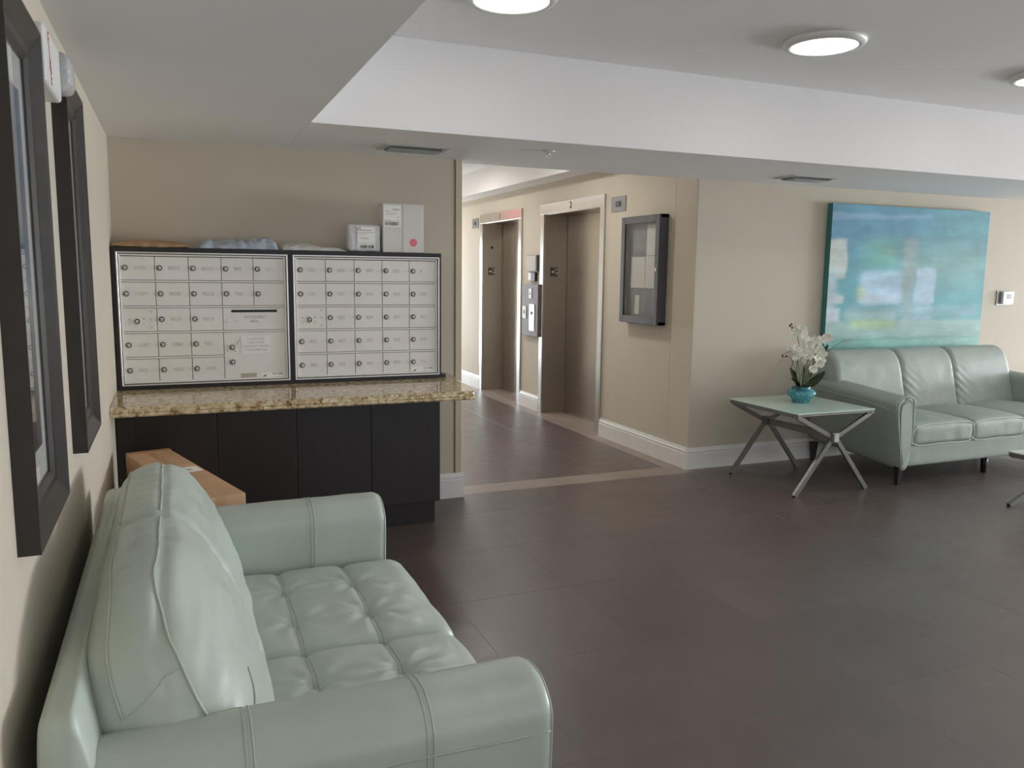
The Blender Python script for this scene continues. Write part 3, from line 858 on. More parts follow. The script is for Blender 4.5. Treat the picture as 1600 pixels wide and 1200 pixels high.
for ui, (ux0, ux1) in enumerate(UN):
    t = thing('mailbox_unit', ['left wall mailbox unit with outgoing mail slot and posted note', 'right wall mailbox unit of twenty five equal compartments'][ui], 'mailboxes', ((ux0+ux1)/2, YF, za0), 'mailbox units over the counter')
    # stepped aluminium frame
    e1, e2 = .008, .018
    def ringb(i0, i1, yf_, yb_):
        return [(ux0+i0, yf_, za0+i0, ux0+i1, yb_, za1-i0), (ux1-i1, yf_, za0+i0, ux1-i0, yb_, za1-i0),
                (ux0+i1, yf_, za0+i0, ux1-i1, yb_, za0+i1), (ux0+i1, yf_, za1-i1, ux1-i1, yb_, za1-i0)]
    box('outer_frame', ringb(0, e1, YF-.012, YF+.05), 'alu_bright', t, bev=.001, seg=1)
    box('inner_frame', ringb(e1+.004, e2+.003, YF-.004, YF+.05), 'alu', t, bev=.001, seg=1)
    box('box_body', (ux0+.002, YF+.022, za0+.002, ux1-.002, YM-.004, za1-.002), 'lock_dark', t)
    gx0, gx1, gz0, gz1 = ux0+e2+.001, ux1-e2-.001, za0+e2-.006, za1-e2
    cw, chh = (gx1-gx0)/5, (gz1-gz0)/5
    yd = YF+.006
    for r_ in range(1, 5):
        z = gz1-r_*chh
        x1 = gx1 if not (ui == 0 and r_ == 4) else gx0+3*cw
        box('shelf_rail', (gx0, yd-.005, z-.0045, x1, yd+.02, z+.0045), 'alu', t, bev=.001, seg=1)
    def door(x0, z0, x1, z1, nm='mailbox_door'):
        return box(nm, (x0+.0016, yd, z0+.0068, x1-.0016, yd+.015, z1-.0068), 'alu', t, bev=.0012, seg=1)
    def lock(par, x, z):
        l_ = inst('lock', lock_me, par, (x, yd, z))
        return l_
    def lockset(par, x, z):
        lock(par, x, z)
        inst('lock_cylinder', cyl_me, par, (x, yd, z))
        inst('key_slot', slot_me, par, (x, yd, z), (0, rotr.choice([0, 3.1, .5, 2.9, 2.6]), 0))
    for r_ in range(5):
        for c_ in range(5):
            x0, x1 = gx0+c_*cw, gx0+(c_+1)*cw; z1 = gz1-r_*chh; z0 = z1-chh
            nm = NUM[ui][r_][c_]
            if ui == 0 and r_ >= 2 and c_ >= 3:
                if nm == 'SLOT':
                    d = door(x0, z0, gx1, z1, 'outgoing_mail_door')
                    box('mail_slot', (x0+.045, yd-.0015, z1-.034, gx1-.045, yd+.004, z1-.018), 'black', d, bev=.003)
                    text('lettering', 'OUTGOING', .022, 'faint', d, ((x0+gx1)/2, yd-.001, z1-.062), (1, 0, 0), (0, 0, 1), .0003)
                    text('lettering', 'MAIL', .022, 'faint', d, ((x0+gx1)/2, yd-.001, z1-.086), (1, 0, 0), (0, 0, 1), .0003)
                    for k in (.02, .075): inst('rivet', riv_me, d, (x0+k, yd, z1-.085))
                if nm == 'BIG':
                    zb = gz0
                    d = door(x0, zb, gx1, z1, 'parcel_door')
                    box('paper_note', (x0+.095, yd-.003, z1-.130, x0+.255, yd-.001, z1-.028), 'paper', d)
                    for k, s_ in enumerate(['PLEASE KEEP', 'OUR HOME', 'CLEAN BY TAKING', 'YOUR JUNK MAIL']):
                        text('note_lettering', s_, .0175, 'faint', d, (x0+.175, yd-.0034, z1-.046-k*.0215), (1, 0, 0), (0, 0, 1), .0002)
                    box('tape_patch', (x0+.088, yd-.002, zb+.012, x0+.175, yd-.0005, zb+.036), simple('yellowed_tape', rgb(186, 178, 158), .5), d)
                    lockset(d, x0+.045, z1-.093); lockset(d, x0+.045, z1-.178)
                    for dx, dz in ((.022, .078), (.022, .112), (.066, .078), (.066, .112), (.078, .07), (.083, .06)): inst('rivet', riv_me, d, (x0+dx, yd, z1-dz))
                    box('maker_sticker', (x0+.20, yd-.0015, zb+.010, gx1-.012, yd-.0005, zb+.038), 'paper', d)
                    text('sticker_lettering', 'U.S. MAIL', .016, 'ink', d, (gx1-.05, yd-.002, zb+.029), (1, 0, 0), (0, 0, 1), .0002)
                    prism('sticker_emblem', [(x0+.208, zb+.013), (x0+.225, zb+.015), (x0+.232, zb+.025), (x0+.218, zb+.020)], 'y', yd-.0022, yd-.0015, 'ink', d)
                continue
            if nm is None:       # master lock compartment
                d = door(x0, z0, x1, z1, 'master_lock_door')
                lathe_obj('lock_ring', [(.022, 0), (.022, -.003), (.016, -.003)], (x0+.073, yd, z0+.062), 'alu', d, 'y', 20)
                lockset(d, x0+.073, z0+.062)
                for dx, dz in ((.036, .075), (.036, .047), (.108, .075), (.108, .047), (.146, .118), (.146, .073), (.146, .028)):
                    inst('rivet', riv_me, d, (x0+dx, yd, z0+dz))
                continue
            d = door(x0, z0, x1, z1)
            lockset(d, x0+.024, (z0+z1)/2+.002)
            if nm: text('box_number', nm, .030, 'faint', d, (x0+.068, yd-.0005, (z0+z1)/2+.001), (1, 0, 0), (0, 0, 1), .0003, 'LEFT')
            if ui == 1 and r_ == 4 and c_ == 4:
                box('maker_sticker', (x0+.012, yd-.0015, z0+.012, x1-.012, yd-.0005, z0+.038), 'paper', d)
                text('sticker_lettering', 'U.S. MAIL', .016, 'ink', d, (x1-.05, yd-.002, z0+.030), (1, 0, 0), (0, 0, 1), .0002)
                prism('sticker_emblem', [(x0+.02, z0+.014), (x0+.037, z0+.016), (x0+.044, z0+.026), (x0+.03, z0+.021)], 'y', yd-.0022, yd-.0015, 'ink', d)

# ------------------------------------------------------------------ parcels on top of the mailboxes
def mailer(name, x0, x1, y0, y1, h, mat, lab, seed, lift=.0, prof=None, amp=.3):
    nx, ny = 56, 26
    bm = bmesh.new(); T = []; Bt = []
    for i in range(nx+1):
        a, b = [], []
        for j in range(ny+1):
            u, v = i/nx, j/ny
            x = x0+(x1-x0)*u; yy = y0+(y1-y0)*v
            e = (max(0, 1-(2*u-1)**4)**.5)*(max(0, 1-(2*v-1)**4)**.5)
            hh = h*(prof(u, v) if prof else 1)
            nn = noise.fractal(Vector((x*9+seed, yy*14, seed*3.1)), 1, 2, 4)
            rd = 1-abs(noise.noise(Vector((x*16+seed, yy*20, 5.0))))*2
            cr = abs(noise.noise(Vector((x*24+seed, yy*16, 1.0))))+abs(noise.noise(Vector((x*11, yy*26+seed, 7.0))))
            z = hh*e*(1+amp*nn+amp*.5*rd-amp*.9*cr+.2*amp)
            jx = .010*noise.noise(Vector((u*5, v*9, seed))); jy = .010*noise.noise(Vector((u*9, v*5, seed+4)))
            a.append(bm.verts.new((x+jx, yy+jy, ZTOP+.004+max(z, .0015)+lift*(u-.5)**2)))
            b.append(bm.verts.new((x+jx, yy+jy, ZTOP+.001+lift*(u-.5)**2)))
        T.append(a); Bt.append(b)
    for i in range(nx):
        for j in range(ny):
            bm.faces.new((T[i][j], T[i+1][j], T[i+1][j+1], T[i][j+1]))
            bm.faces.new((Bt[i][j+1], Bt[i+1][j+1], Bt[i+1][j], Bt[i][j]))
    for i in range(nx):
        bm.faces.new((Bt[i][0], Bt[i+1][0], T[i+1][0], T[i][0])); bm.faces.new((T[i][ny], T[i+1][ny], Bt[i+1][ny], Bt[i][ny]))
    for j in range(ny):
        bm.faces.new((T[0][j], T[0][j+1], Bt[0][j+1], Bt[0][j])); bm.faces.new((Bt[nx][j], Bt[nx][j+1], T[nx][j+1], T[nx][j]))
    return tag(link(name, bm_me(bm), mat, None, True), lab, 'parcel')
mailer('kraft_envelope', -.295, .085, 4.915, 5.14, .030, 'kraft', 'flat brown kraft envelope on top of the mailboxes, nearest the left wall', 2.0, .02, None, .25)
mailer('poly_mailer', .15, .575, 4.915, 5.13, .064, 'blue_poly', 'crumpled blue grey plastic mailer on the left mailbox unit', 5.0, 0, lambda u, v: .62+.45*u*u+.2*math.exp(-((u-.1)/.1)**2), .45)
mailer('poly_mailer', .60, .965, 4.915, 5.12, .036, 'silver_poly', 'flattened white plastic mailer between the blue mailer and the small parcel', 9.0, 0, lambda u, v: 1.2-.8*u, .5)
# bubble parcel with a printed label
t = thing('bubble_parcel', 'small square white padded parcel with a G label, standing on the right mailbox unit', 'parcel', (1.085, 4.98, ZTOP))
soft_box('padded_body', (.988, 4.935, ZTOP+.001, 1.186, 5.02, ZTOP+.165), .018, (26, 10, 24), 'bubble', t,
         disp=lambda p: Vector((0, .006*noise.noise(p*28), .004*noise.noise(p*20))))
lb = box('shipping_label', (1.040, 4.9295, ZTOP+.018, 1.150, 4.9305, ZTOP+.150), 'paper', t)
text('label_letter', 'G', .030, 'ink', lb, (1.053, 4.929, ZTOP+.137), (1, 0, 0), (0, 0, 1), .0003)
def bars(name, x0, x1, y, z0, z1, par, seed, n=22):
    rg = random.Random(seed); bm = bmesh.new(); x = x0
    while x < x1:
        wv = rg.choice([.0012, .0022, .0034]); add_box(bm, x, y-.0004, z0, min(x+wv, x1), y, z1); x += wv+rg.choice([.0012, .002, .003])
    return link(name, bm_me(bm), 'ink', par)
def rules(name, x0, x1, y, zs_, par, th=.0012, mat='ink'):
    bm = bmesh.new()
    for z, a, b in zs_: add_box(bm, x0+(x1-x0)*a, y-.0004, z, x0+(x1-x0)*b, y, z+th)
    return link(name, bm_me(bm), mat, par)
bars('barcode', 1.055, 1.142, 4.9293, ZTOP+.022, ZTOP+.042, lb, 1)
rules('label_print', 1.042, 1.148, 4.9293, [(ZTOP+.128, .25, .8), (ZTOP+.131, .25, .8), (ZTOP+.116, 0, 1), (ZTOP+.105, .05, .5), (ZTOP+.083, .15, .6), (ZTOP+.079, .2, .6), (ZTOP+.053, 0, 1)], lb)
# white carton
t = thing('white_carton', 'tall white carton with shipping label and pink dot, rightmost on the mailboxes', 'parcel', (1.325, 4.99, ZTOP))
X0, X1, Y0, Z0, Z1 = 1.197, 1.455, 4.925, ZTOP+.001, ZTOP+.297
box('carton_body', (X0, Y0, Z0, X1, Y0+.11, Z1), 'white_box', t, bev=.003, seg=2)
box('carton_flap', (X0+.125, Y0-.0025, Z0, X1-.001, Y0, Z1-.002), 'white_box', t, bev=.001, seg=1)
lb = box('shipping_label', (X0+.004, Y0-.002, Z0+.155, X0+.112, Y0-.0002, Z1-.012), 'paper', t)
bars('barcode', X0+.012, X0+.100, Y0-.002, Z0+.162, Z0+.184, lb, 2)
rules('label_print', X0+.004, X0+.110, Y0-.002, [(Z0+.262, .5, .95), (Z0+.258, .5, .95), (Z0+.254, .5, .95), (Z0+.248, .05, .35), (Z0+.236, .15, .8), (Z0+.228, .1, .7), (Z0+.213, .75, .95), (Z0+.196, .75, .95), (Z0+.190, .05, .45), (Z0+.188, 0, 1)], lb)
lathe_obj('pink_dot', [(.024, 0), (.024, -.0008)], (X0+.190, Y0-.0028, Z0+.062), 'pink', t, 'y', 28)

# ------------------------------------------------------------------ long cardboard box between sofa and cabinet
Ax, Ay = -.245, 4.27
ang = math.atan2(.315, 1.07)   # lean of the long side
t = thing('cardboard_box', 'long brown cardboard box standing between the loveseat and the cabinet', 'box', (0, 3.8, 0))
mt_ = Matrix.Translation((Ax, Ay, 0)) @ Matrix.Rotation(ang, 4, 'Z')
def rbx(name, b, mat, par, bev=0):
    bm = bmesh.new(); add_box(bm, *b, bev=bev, mat=mt_); return link(name, bm_me(bm), mat, par)
rbx('box_body', (0, -1.03, 0.001, .20, 0, .648), 'cardboard', t, .004)
rbx('tape_strip', (.084, -1.0305, .45, .116, .0005, .6486), 'tape', t)
rbx('end_tape', (-.0006, -.05, .58, .2006, .0006, .6495), 'tape', t)
lb = rbx('shipping_label', (.115, -.56, .6493, .185, -.46, .6502), 'paper', t)
rbx('label_print', (.128, -.53, .6502, .150, -.50, .6506), 'faint', t)

# ------------------------------------------------------------------ mint leather loveseat (left wall)
LV = thing('loveseat', 'pale mint leather tufted loveseat in the foreground against the left wall', 'sofa', (.25, 2.37, 0))
Y_A0, Y_A1, Y_B0, Y_B1 = 1.50, 1.705, 3.035, 3.24     # near arm outer/inner, far arm inner/outer
YMID, YMB = 2.335, 2.31
XB, XF = -.262, .742
def leather_wrinkle(amp, s=14):
    return lambda p: Vector((amp*noise.noise(Vector((p.x*s, p.y*s*.5, p.z*s))), 0, amp*noise.noise(Vector((p.x*s+5, p.y*s*.6, p.z*s+9)))))
# base
soft_box('base', (XB+.06, Y_A0+.03, .115, XF-.035, Y_B1-.03, .30), .02, (10, 20, 6), 'leather', LV)
# back frame (outer shell)
def bshift(a): return (0, 0)
loft('back_frame', [(XB+.0, .20), (XB-.002, .50), (XB+.004, .70), (XB+.016, .742), (XB+.045, .748), (XB+.075, .73), (XB+.12, .50), (XB+.15, .20)], 'y', Y_A0+.035, Y_B1-.03, .035, 'leather', LV, n=20, pn=5)
# seat cushions with biscuit tufting
SEAMX = (.318, .556)
def seat(y0, y1):
    ty = (y0+(y1-y0)*.27, y0+(y1-y0)*.63)
    def disp(p):
        dz = 0
        if p.z > .33:
            edge = min(1, max(0, (p.z-.33)/.08))
            for sx in SEAMX:
                dz -= .010*math.exp(-((p.x-sx)/.016)**2)
                dz -= .004*math.exp(-((p.x-sx)/.05)**2)
                for t_ in ty:
                    dx, dy = p.x-sx, p.y-t_
                    rr = math.hypot(dx, dy)
                    dz -= .017*math.exp(-(rr/.030)**2)
                    th = math.atan2(dy, dx)
                    dz += .0038*math.exp(-((rr-.06)/.05)**2)*math.cos(7*th+3*noise.noise(Vector((sx*9, t_*9, 0))))*min(1, rr/.03)
            for t_ in ty: dz -= .0012*math.exp(-((p.y-t_)/.03)**2)
            dz += .0035*noise.noise(Vector((p.x*13, p.y*11, 2.2)))
            dz *= edge
        dx_ = 0
        if p.x > .70: dx_ = .006*noise.noise(Vector((p.y*8, p.z*14, 1)))
        return Vector((dx_, 0, dz))
    o = soft_box('seat_cushion', (-.02, y0+.003, .235, .800, y1-.003, .415), (.075, .035, .060), (92, 72, 14), 'leather', LV, puff=.028, disp=disp)
    # double stitched seams lying in the grooves
    def zt(x, y):
        hx, hy = .41, (y1-y0)/2-.003; cx, cy = .39, (y0+y1)/2
        lx, ly = x-cx, y-cy
        z = .415
        ey = hy-abs(ly)
        if ey < .035: z -= .060*(1-math.sqrt(max(0, 1-((.035-ey)/.035)**2)))
        z += .028*max(0, 1-(lx/hx)**2)**.6*max(0, 1-(ly/hy)**2)**.6
        return z
    paths = []
    for sx in SEAMX:
        for off in (-.006, .006):
            pts = []
            for k in range(40):
                y = y0+.012+(y1-y0-.024)*k/39
                P = Vector((sx+off, y, zt(sx+off, y))); P += disp(P); P.z += .0005
                pts.append(tuple(P))
            paths.append(pts)
    for p1 in paths: tube('seat_seam', p1, .0024, 'seam', o, 5)
seat(YMID, Y_B0); seat(Y_A1, YMID)
# back cushions
BP = [(-.175, .40), (-.205, .60), (-.198, .77), (-.165, .855), (-.085, .892), (-.012, .874), (.055, .81), (.112, .705), (.155, .585), (.190, .47), (.205, .37), (.10, .33), (-.08, .34)]
def bdisp(p):
    a = .004*noise.noise(Vector((p.x*10, p.y*7, p.z*10)))
    b = .0035*noise.noise(Vector((p.x*30, p.y*5, p.z*30)))
    g = Vector((a+b, 0, a+b))
    # the outer top corners of the pillows slope down
    w_ = max(0, min(1, (p.z-.45)/.43))
    t_ = max(0, min(1, (2.02-p.y)/.37)); g.z -= .135*t_**1.7*w_
    t_ = max(0, min(1, (p.y-2.80)/.25)); g.z -= .015*t_**2*w_
    # pull creases running off the piping
    pk = math.sin(p.y*78+2.5*noise.noise(Vector((p.y*6, 0, 0))))
    if p.z > .70:
        g.z += .0014*pk*math.exp(-((p.x+.035)/.035)**2)+.0014*pk*math.exp(-((p.x+.125)/.05)**2)
    # gentle dents at the piping lines
    if p.z > .80:
        g.z -= .006*math.exp(-((p.x+.050)/.012)**2)+.005*math.exp(-((p.x+.168)/.012)**2)
    return g
from mathutils.bvhtree import BVHTree
def snapper(o):
    bv = BVHTree.FromPolygons([v.co.copy() for v in o.data.vertices], [tuple(p.vertices) for p in o.data.polygons])
    def f(p, off=.001):
        q_, n_, _, _ = bv.find_nearest(Vector(p))
        return tuple(q_+n_*off)
    return f
for y0, y1, rr in ((YMB, Y_B0+.01, (.05, .10)), (Y_A1-.055, YMB, (.11, .05))):
    bc = loft('back_cushion', BP, 'y', y0+.002, y1-.002, rr, 'leather', LV, n=34, bulge=.35, disp=bdisp, pn=8, nend=9)
    sn = snapper(bc)
    near = y0 < YMB-.01
    a_, b_ = y0+.03, y1-.03
    front = [(-.052, a_+(b_-a_)*k/16, .90) for k in range(17)]
    back = [(-.172, a_+(b_-a_)*k/16, .87) for k in range(17)]
    if near:
        front = [(.075, y0+.04, .50), (.050, y0+.03, .56), (.020, y0+.03, .63), (-.015, y0+.05, .70), (-.040, y0+.09, .78), (-.050, y0+.15, .84), (-.052, y0+.22, .89)]+front[6:]
        back = [(-.120, y0+.03, .66), (-.135, y0+.06, .72), (-.150, y0+.10, .78), (-.162, y0+.16, .83), (-.170, y0+.23, .86)]+back[6:]
        cross = [(-.120, y0+.03, .66), (-.09, y0+.03, .68), (-.05, y0+.05, .71), (-.022, y0+.06, .72)]
        tube('end_seam', [sn(p, .0005) for p in catmull(cross, 6)], .0018, 'seam', bc, 5)
        side = [(.050, y0+.03, .56), (.085, y0+.05, .575), (.110, y0+.09, .61), (.125, y0+.15, .66)]
        tube('end_seam', [sn(p, .0008) for p in catmull(side, 8)], .0028, 'seam', bc, 5)
    else:
        front += [(-.062, y1-.02, .86), (-.05, y1, .80)]
    for pth in (front, back):
        pp = [Vector(sn(p, .0014)) for p in catmull(pth, 6)]
        for _ in range(14): pp = [pp[0]]+[(pp[i-1]+pp[i]*2+pp[i+1])/4 for i in range(1, len(pp)-1)]+[pp[-1]]
        tube('cushion_piping', [sn(p, .0014) for p in pp], .0034, 'seam', bc, 6)
# arms
def arm(y0, y1, outer_is_low):
    w_ = y1-y0
    prof = [(y0+.012, .13), (y0+.006, .35), (y0-.004, .53), (y0+.004, .60), (y0+w_*.25, .643), (y0+w_*.5, .652), (y0+w_*.78, .642), (y1-.006, .60), (y1-.012, .50), (y1-.008, .35), (y1-.012, .13)]
    pr = prof
    def sh(a):      # crest dips slightly towards the back
        return (0, -.012*max(0, (.2-a)))
    o = loft('arm', pr, 'x', XB+.01, XF, .035, 'leather', LV, n=34, bulge=.05, disp=lambda p: Vector((0, .0022*noise.noise(Vector((p.x*9, p.y*12, p.z*9))), .002*noise.noise(Vector((p.x*12, p.y*9, 4))))), pn=8, shift=sh)
    cp = catmull([(p[0], p[1], 0) for p in pr], 8, True)
    m = len(cp)
    idx = list(range(0, int(m*(10/11))))
    cyy = sum(p.x for p in cp)/m; czz = sum(p.y for p in cp)/m
    ar_ = sum(math.hypot(p.x-cyy, p.y-czz) for p in cp)/m
    paths = []
    for sx in (.10, .455):
        for off in (-.007, .007):
            paths.append([(sx+off, cyy+(cp[i].x-cyy)*1.004, czz+(cp[i].y-czz)*1.002+sh(sx)[1]) for i in idx])
    for pp in (paths[:2], paths[2:]):
        for p1 in pp: tube('arm_seam', p1, .0026, 'seam', o, 5)
    s = 1-(.035/ar_)*(1-math.cos(.35))
    tube('arm_piping', [(XF-.035*(1-math.sin(.9)), cyy+(cp[i].x-cyy)*(1-(.035/ar_)*(1-math.cos(.85)))*1.0, czz+(cp[i].y-czz)*(1-(.035/ar_)*(1-math.cos(.85)))) for i in idx], .0030, 'seam', o, 6)
    yo = y0-.005 if outer_is_low else y1+.001
    pth = catmull([(-.20, yo, .50), (.1, yo, .53), (.36, yo, .545), (.60, yo, .541), (XF-.012, yo+(.004 if outer_is_low else -.004), .538)], 8)
    tube('panel_seam', [tuple(p) for p in pth], .0026, 'seam', o, 5)
arm(Y_A0, Y_A1, True); arm(Y_B0, Y_B1, False)
for x in (XB+.12, XF-.09):
    for y in (Y_A0+.08, Y_B1-.08):
        lathe_obj('leg', [(.020, 0), (.030, .116)], (x, y, 0), 'leg_wood', LV, seg=16)

# ------------------------------------------------------------------ three seat sofa (far wall)
SF = thing('three_seat_sofa', 'pale mint leather three seat sofa under the turquoise painting', 'sofa', (5.95, 4.8, 0))
FX0, FX1, FYF, FYB = 4.875, 7.03, 4.285, 5.235
soft_box('seat_rail', (5.00, FYF+.015, .140, 6.90, FYF+.14, .305), .012, (40, 6, 8), 'leather_far', SF)
soft_box('base', (4.97, FYF+.08, .15, 6.93, FYB-.05, .30), .02, (20, 10, 6), 'leather_far', SF)
sy = [5.030, 5.655, 6.245, 6.855]
for a, b in zip(sy, sy[1:]):
    def dsp(p, a=a, b=b):
        z = 0
        if p.z > .38: z = .004*noise.noise(Vector((p.x*9, p.y*9, 3)))
        y = .004*noise.noise(Vector((p.x*10, 1, p.z*12))) if p.y < FYF+.1 else 0
        return Vector((0, y, z))
    o = soft_box('seat_cushion', (a+.002, FYF-.012, .298, b-.002, FYB-.30, .455), (.03, .045, .035), (40, 40, 12), 'leather_far', SF, puff=.045, disp=dsp)
    # welt around the front face
    pts = catmull([(a+.012, FYF-.004, .312), (a+.010, FYF-.006, .430), (a+.10, FYF-.002, .452), ((a+b)/2, FYF, .458), (b-.10, FYF-.002, .452), (b-.010, FYF-.006, .430), (b-.012, FYF-.004, .312), ((a+b)/2, FYF-.008, .305)], 8, True)
    tube('welt', [tuple(p) for p in pts], .0045, 'piping', o, 6, True)
by = [4.885, 5.60, 6.20, 6.90]
QP = [(5.10, .40), (5.185, .55), (5.21, .78), (5.18, .90), (5.10, .945), (5.01, .925), (4.945, .84), (4.905, .70), (4.87, .56), (4.84, .42), (4.90, .36), (5.0, .36)]
for k, (a, b) in enumerate(zip(by, by[1:])):
    def dsp(p, a=a, b=b, k=k):
        n = .005*noise.noise(Vector((p.x*7, p.y*9, p.z*8)))
        # pull creases fanning from the lower left seam
        d = (p.x-a)*1.0; cr = .010*math.sin((p.z*1.0+d*.75)*85)*math.exp(-(d/.11)**2)*math.exp(-((p.z-.62)/.13)**2) if k else 0
        return Vector((0, n+cr, n*.6))
    bc = loft('back_cushion', QP, 'x', a+.002, b-.002, .045, 'leather_far', SF, n=44, bulge=.4, disp=dsp, pn=8)
soft_box('back_frame', (4.96, 5.09, .25, 6.96, FYB+.01, .74), .04, (30, 8, 16), 'leather_far', SF)
def farm(x0, x1, flip, name='arm'):
    # cross-section: narrow upright arm with a rolled crest that overhangs the outer side
    sg = -1 if flip else 1
    def X(u): return (x0 if not flip else x1)+sg*u
    pr = [(X(.055), .142), (X(.006), .40), (X(-.026), .57), (X(-.018), .635), (X(.040), .668), (X(.105), .668), (X(.145), .635), (X(.150), .55), (X(.148), .40), (X(.135), .142)]
    if flip: pr = pr[::-1]
    o = loft(name, pr, 'y', FYF+.005, FYB-.02, .02, 'leather_far', SF, n=26, bulge=.02, pn=8, shift=lambda a: (0, .070*max(0, (a-FYF)/(FYB-FYF))))
    # front outline piping and the strap that folds over the crest
    out = catmull([(X(.055), FYF-.004, .146), (X(.006), FYF-.006, .40), (X(-.018), FYF-.006, .56), (X(-.008), FYF-.004, .625), (X(.035), FYF, .655)], 8)
    tube('front_piping', [tuple(p) for p in out], .0050, 'piping', o, 6)
    out = catmull([(X(.052), FYF-.004, .648), (X(.060), FYF-.008, .665), (X(.095), FYF-.008, .668), (X(.128), FYF-.006, .640), (X(.138), FYF-.004, .56), (X(.140), FYF-.004, .42), (X(.138), FYF-.004, .30)], 8)
    tube('front_piping', [tuple(p) for p in out], .0070, 'leather_far', o, 8)
    out = catmull([(X(.138), FYF-.004, .305), (X(.105), FYF-.005, .225), (X(.060), FYF-.004, .146)], 6)
    tube('front_piping', [tuple(p) for p in out], .0035, 'piping', o, 6)
    pts = [(X(.060), .158), (X(.028), .30), (X(.012), .45), (X(.002), .56), (X(.014), .612), (X(.050), .636), (X(.088), .634), (X(.106), .60), (X(.120), .50), (X(.127), .36), (X(.126), .305), (X(.096), .228)]
    bm = bmesh.new(); add_poly_prism(bm, pts, 'y', FYF-.012, FYF+.02)
    bmesh.ops.bevel(bm, geom=list(bm.edges), offset=.003, segments=2, affect='EDGES')
    link('front_panel', bm_me(bm), 'leather_far', o, False)
    wt = catmull([(X(-.022), FYF+.01, .566), (X(-.030), FYF+.3, .60), (X(-.030), FYF+.6, .62), (X(-.022), FYB-.06, .64)], 8)
    tube('side_welt', [tuple(p) for p in wt], .0035, 'seam', o, 6)
farm(FX0, FX0+.15, False); farm(FX1-.15, FX1, True)
for x in (4.945, 6.96):
    for y in (FYF+.045, FYB-.03):
        bm = bmesh.new(); dx = .012 if x < 6 else -.012
        lathe(bm, [(.022, 0), (.036, .155)], (0, 0, 0), 'z', 4)
        bmesh.ops.rotate(bm, verts=bm.verts, cent=(0, 0, 0), matrix=Matrix.Rotation(R(45), 3, 'Z'))
        bmesh.ops.translate(bm, verts=bm.verts, vec=(x+dx, y, 0))
        link('leg', bm_me(bm), 'leg_wood', SF)
lathe_obj('leg', [(.02, 0), (.03, .155)], (5.95, FYF+.10, 0), 'leg_wood', SF, seg=12)

# ------------------------------------------------------------------ cross-leg tables
def xtable(x0, x1, y0, y1, h, zh, lab, name, seat_in=.04):
    t = thing(name, lab, 'table', ((x0+x1)/2, (y0+y1)/2, 0), 'cross leg tables with frosted glass tops')
    bm = bmesh.new(); add_box(bm, x0, y0, h-.010, x1, y1, h, bev=.003)
    link('glass_top', bm_me(bm), 'green_glass', t)
    box('top_frame', [(x0+.004, y0+.004, h-.036, x0+.034, y1-.004, h-.0105), (x1-.034, y0+.004, h-.036, x1-.004, y1-.004, h-.0105),
                      (x0+.034, y0+.004, h-.026, x1-.034, y0+.016, h-.0105), (x0+.034, y1-.016, h-.026, x1-.034, y1-.004, h-.0105)], 'steel_table', t, bev=.002, seg=1)
    xc = (x0+x1)/2
    ws = .030
    for yy in (y0+.022, y1-.022):
        for s in (-1, 1):
            xo = x0+.02 if s < 0 else x1-.02
            bm = bmesh.new(); bar(bm, (xc+s*.014, yy, zh), (xo, yy, h-.03), .030, .022, (0, 1, 0))
            link('brace', bm_me(bm), 'steel_table', t)
            xf = x0+.03 if s < 0 else x1-.02
            bm = bmesh.new(); bar(bm, (xc+s*.012, yy, zh), (xf, yy, 0.006), .032, .024, (0, 1, 0))
            lg = link('leg', bm_me(bm), 'steel_table', t)
            lathe_obj('foot_pad', [(.013, 0), (.013, .012)], (xf, yy, 0), 'black', lg, seg=10)
        hb = box('hub', (xc-.030, yy-.022, zh-.036, xc+.030, yy+.022, zh+.036), 'steel_table', t, bev=.004)
        ysg = -1 if yy < (y0+y1)/2 else 1
        box('hub_cap', (xc-.019, yy+ysg*.022, zh-.030, xc+.019, yy+ysg*.030, zh+.030) if ysg > 0 else (xc-.019, yy-.030, zh-.030, xc+.019, yy-.022, zh+.030), 'alu_bright', hb, bev=.002)
    box('stretcher', (xc-.010, y0+.04, zh-.024, xc+.010, y1-.04, zh+.024), 'steel_table', t, bev=.002)
    return t
xtable(3.945, 4.655, 4.305, 5.055, .600, .408, 'cross leg side table with the orchid vase on its frosted glass top', 'side_table')
xtable(5.185, 6.35, 2.98, 3.655, .385, .24, 'low cross leg coffee table cut by the right edge of the photo', 'coffee_table')

# ------------------------------------------------------------------ orchid in a turquoise vase
VX, VY, VZ = 4.355, 4.735, .6005
t = thing('potted_orchid', 'white orchid in a squat turquoise vase on the side table', 'plant', (VX, VY, VZ))
lathe_obj('vase', [(.060, 0), (.066, .004), (.064, .016), (.078, .030), (.100, .052), (.108, .068), (.104, .080), (.088, .096), (.066, .104), (.064, .112), (.072, .118), (.066, .120), (.056, .112), (.054, .100)], (VX, VY, VZ), 'vase', t, seg=40)
lathe_obj('moss', [(.055, .098), (.054, .104), (.02, .114)], (VX, VY, VZ), 'soil', t, seg=20)
def bez(pts, n=10): return [tuple(p) for p in catmull(pts, n)]
top = VZ+.10
stems = [[(VX-.01, VY, top), (4.30, VY, .85), (4.30, VY-.01, 1.0), (4.27, VY-.02, 1.10), (4.235, VY-.02, 1.18)],
         [(VX+.01, VY, top), (4.37, VY-.02, .86), (4.42, VY-.02, 1.0), (4.49, VY-.03, 1.05), (4.53, VY-.03, 1.085)],
         [(VX, VY+.01, top), (4.33, VY+.01, .85), (4.29, VY, .95), (4.22, VY-.01, .985), (4.13, VY-.02, .965)],
         [(VX+.02, VY-.01, top), (4.38, VY-.02, .84), (4.42, VY-.03, .93), (4.45, VY-.03, .90), (4.46, VY-.04, .85)]]
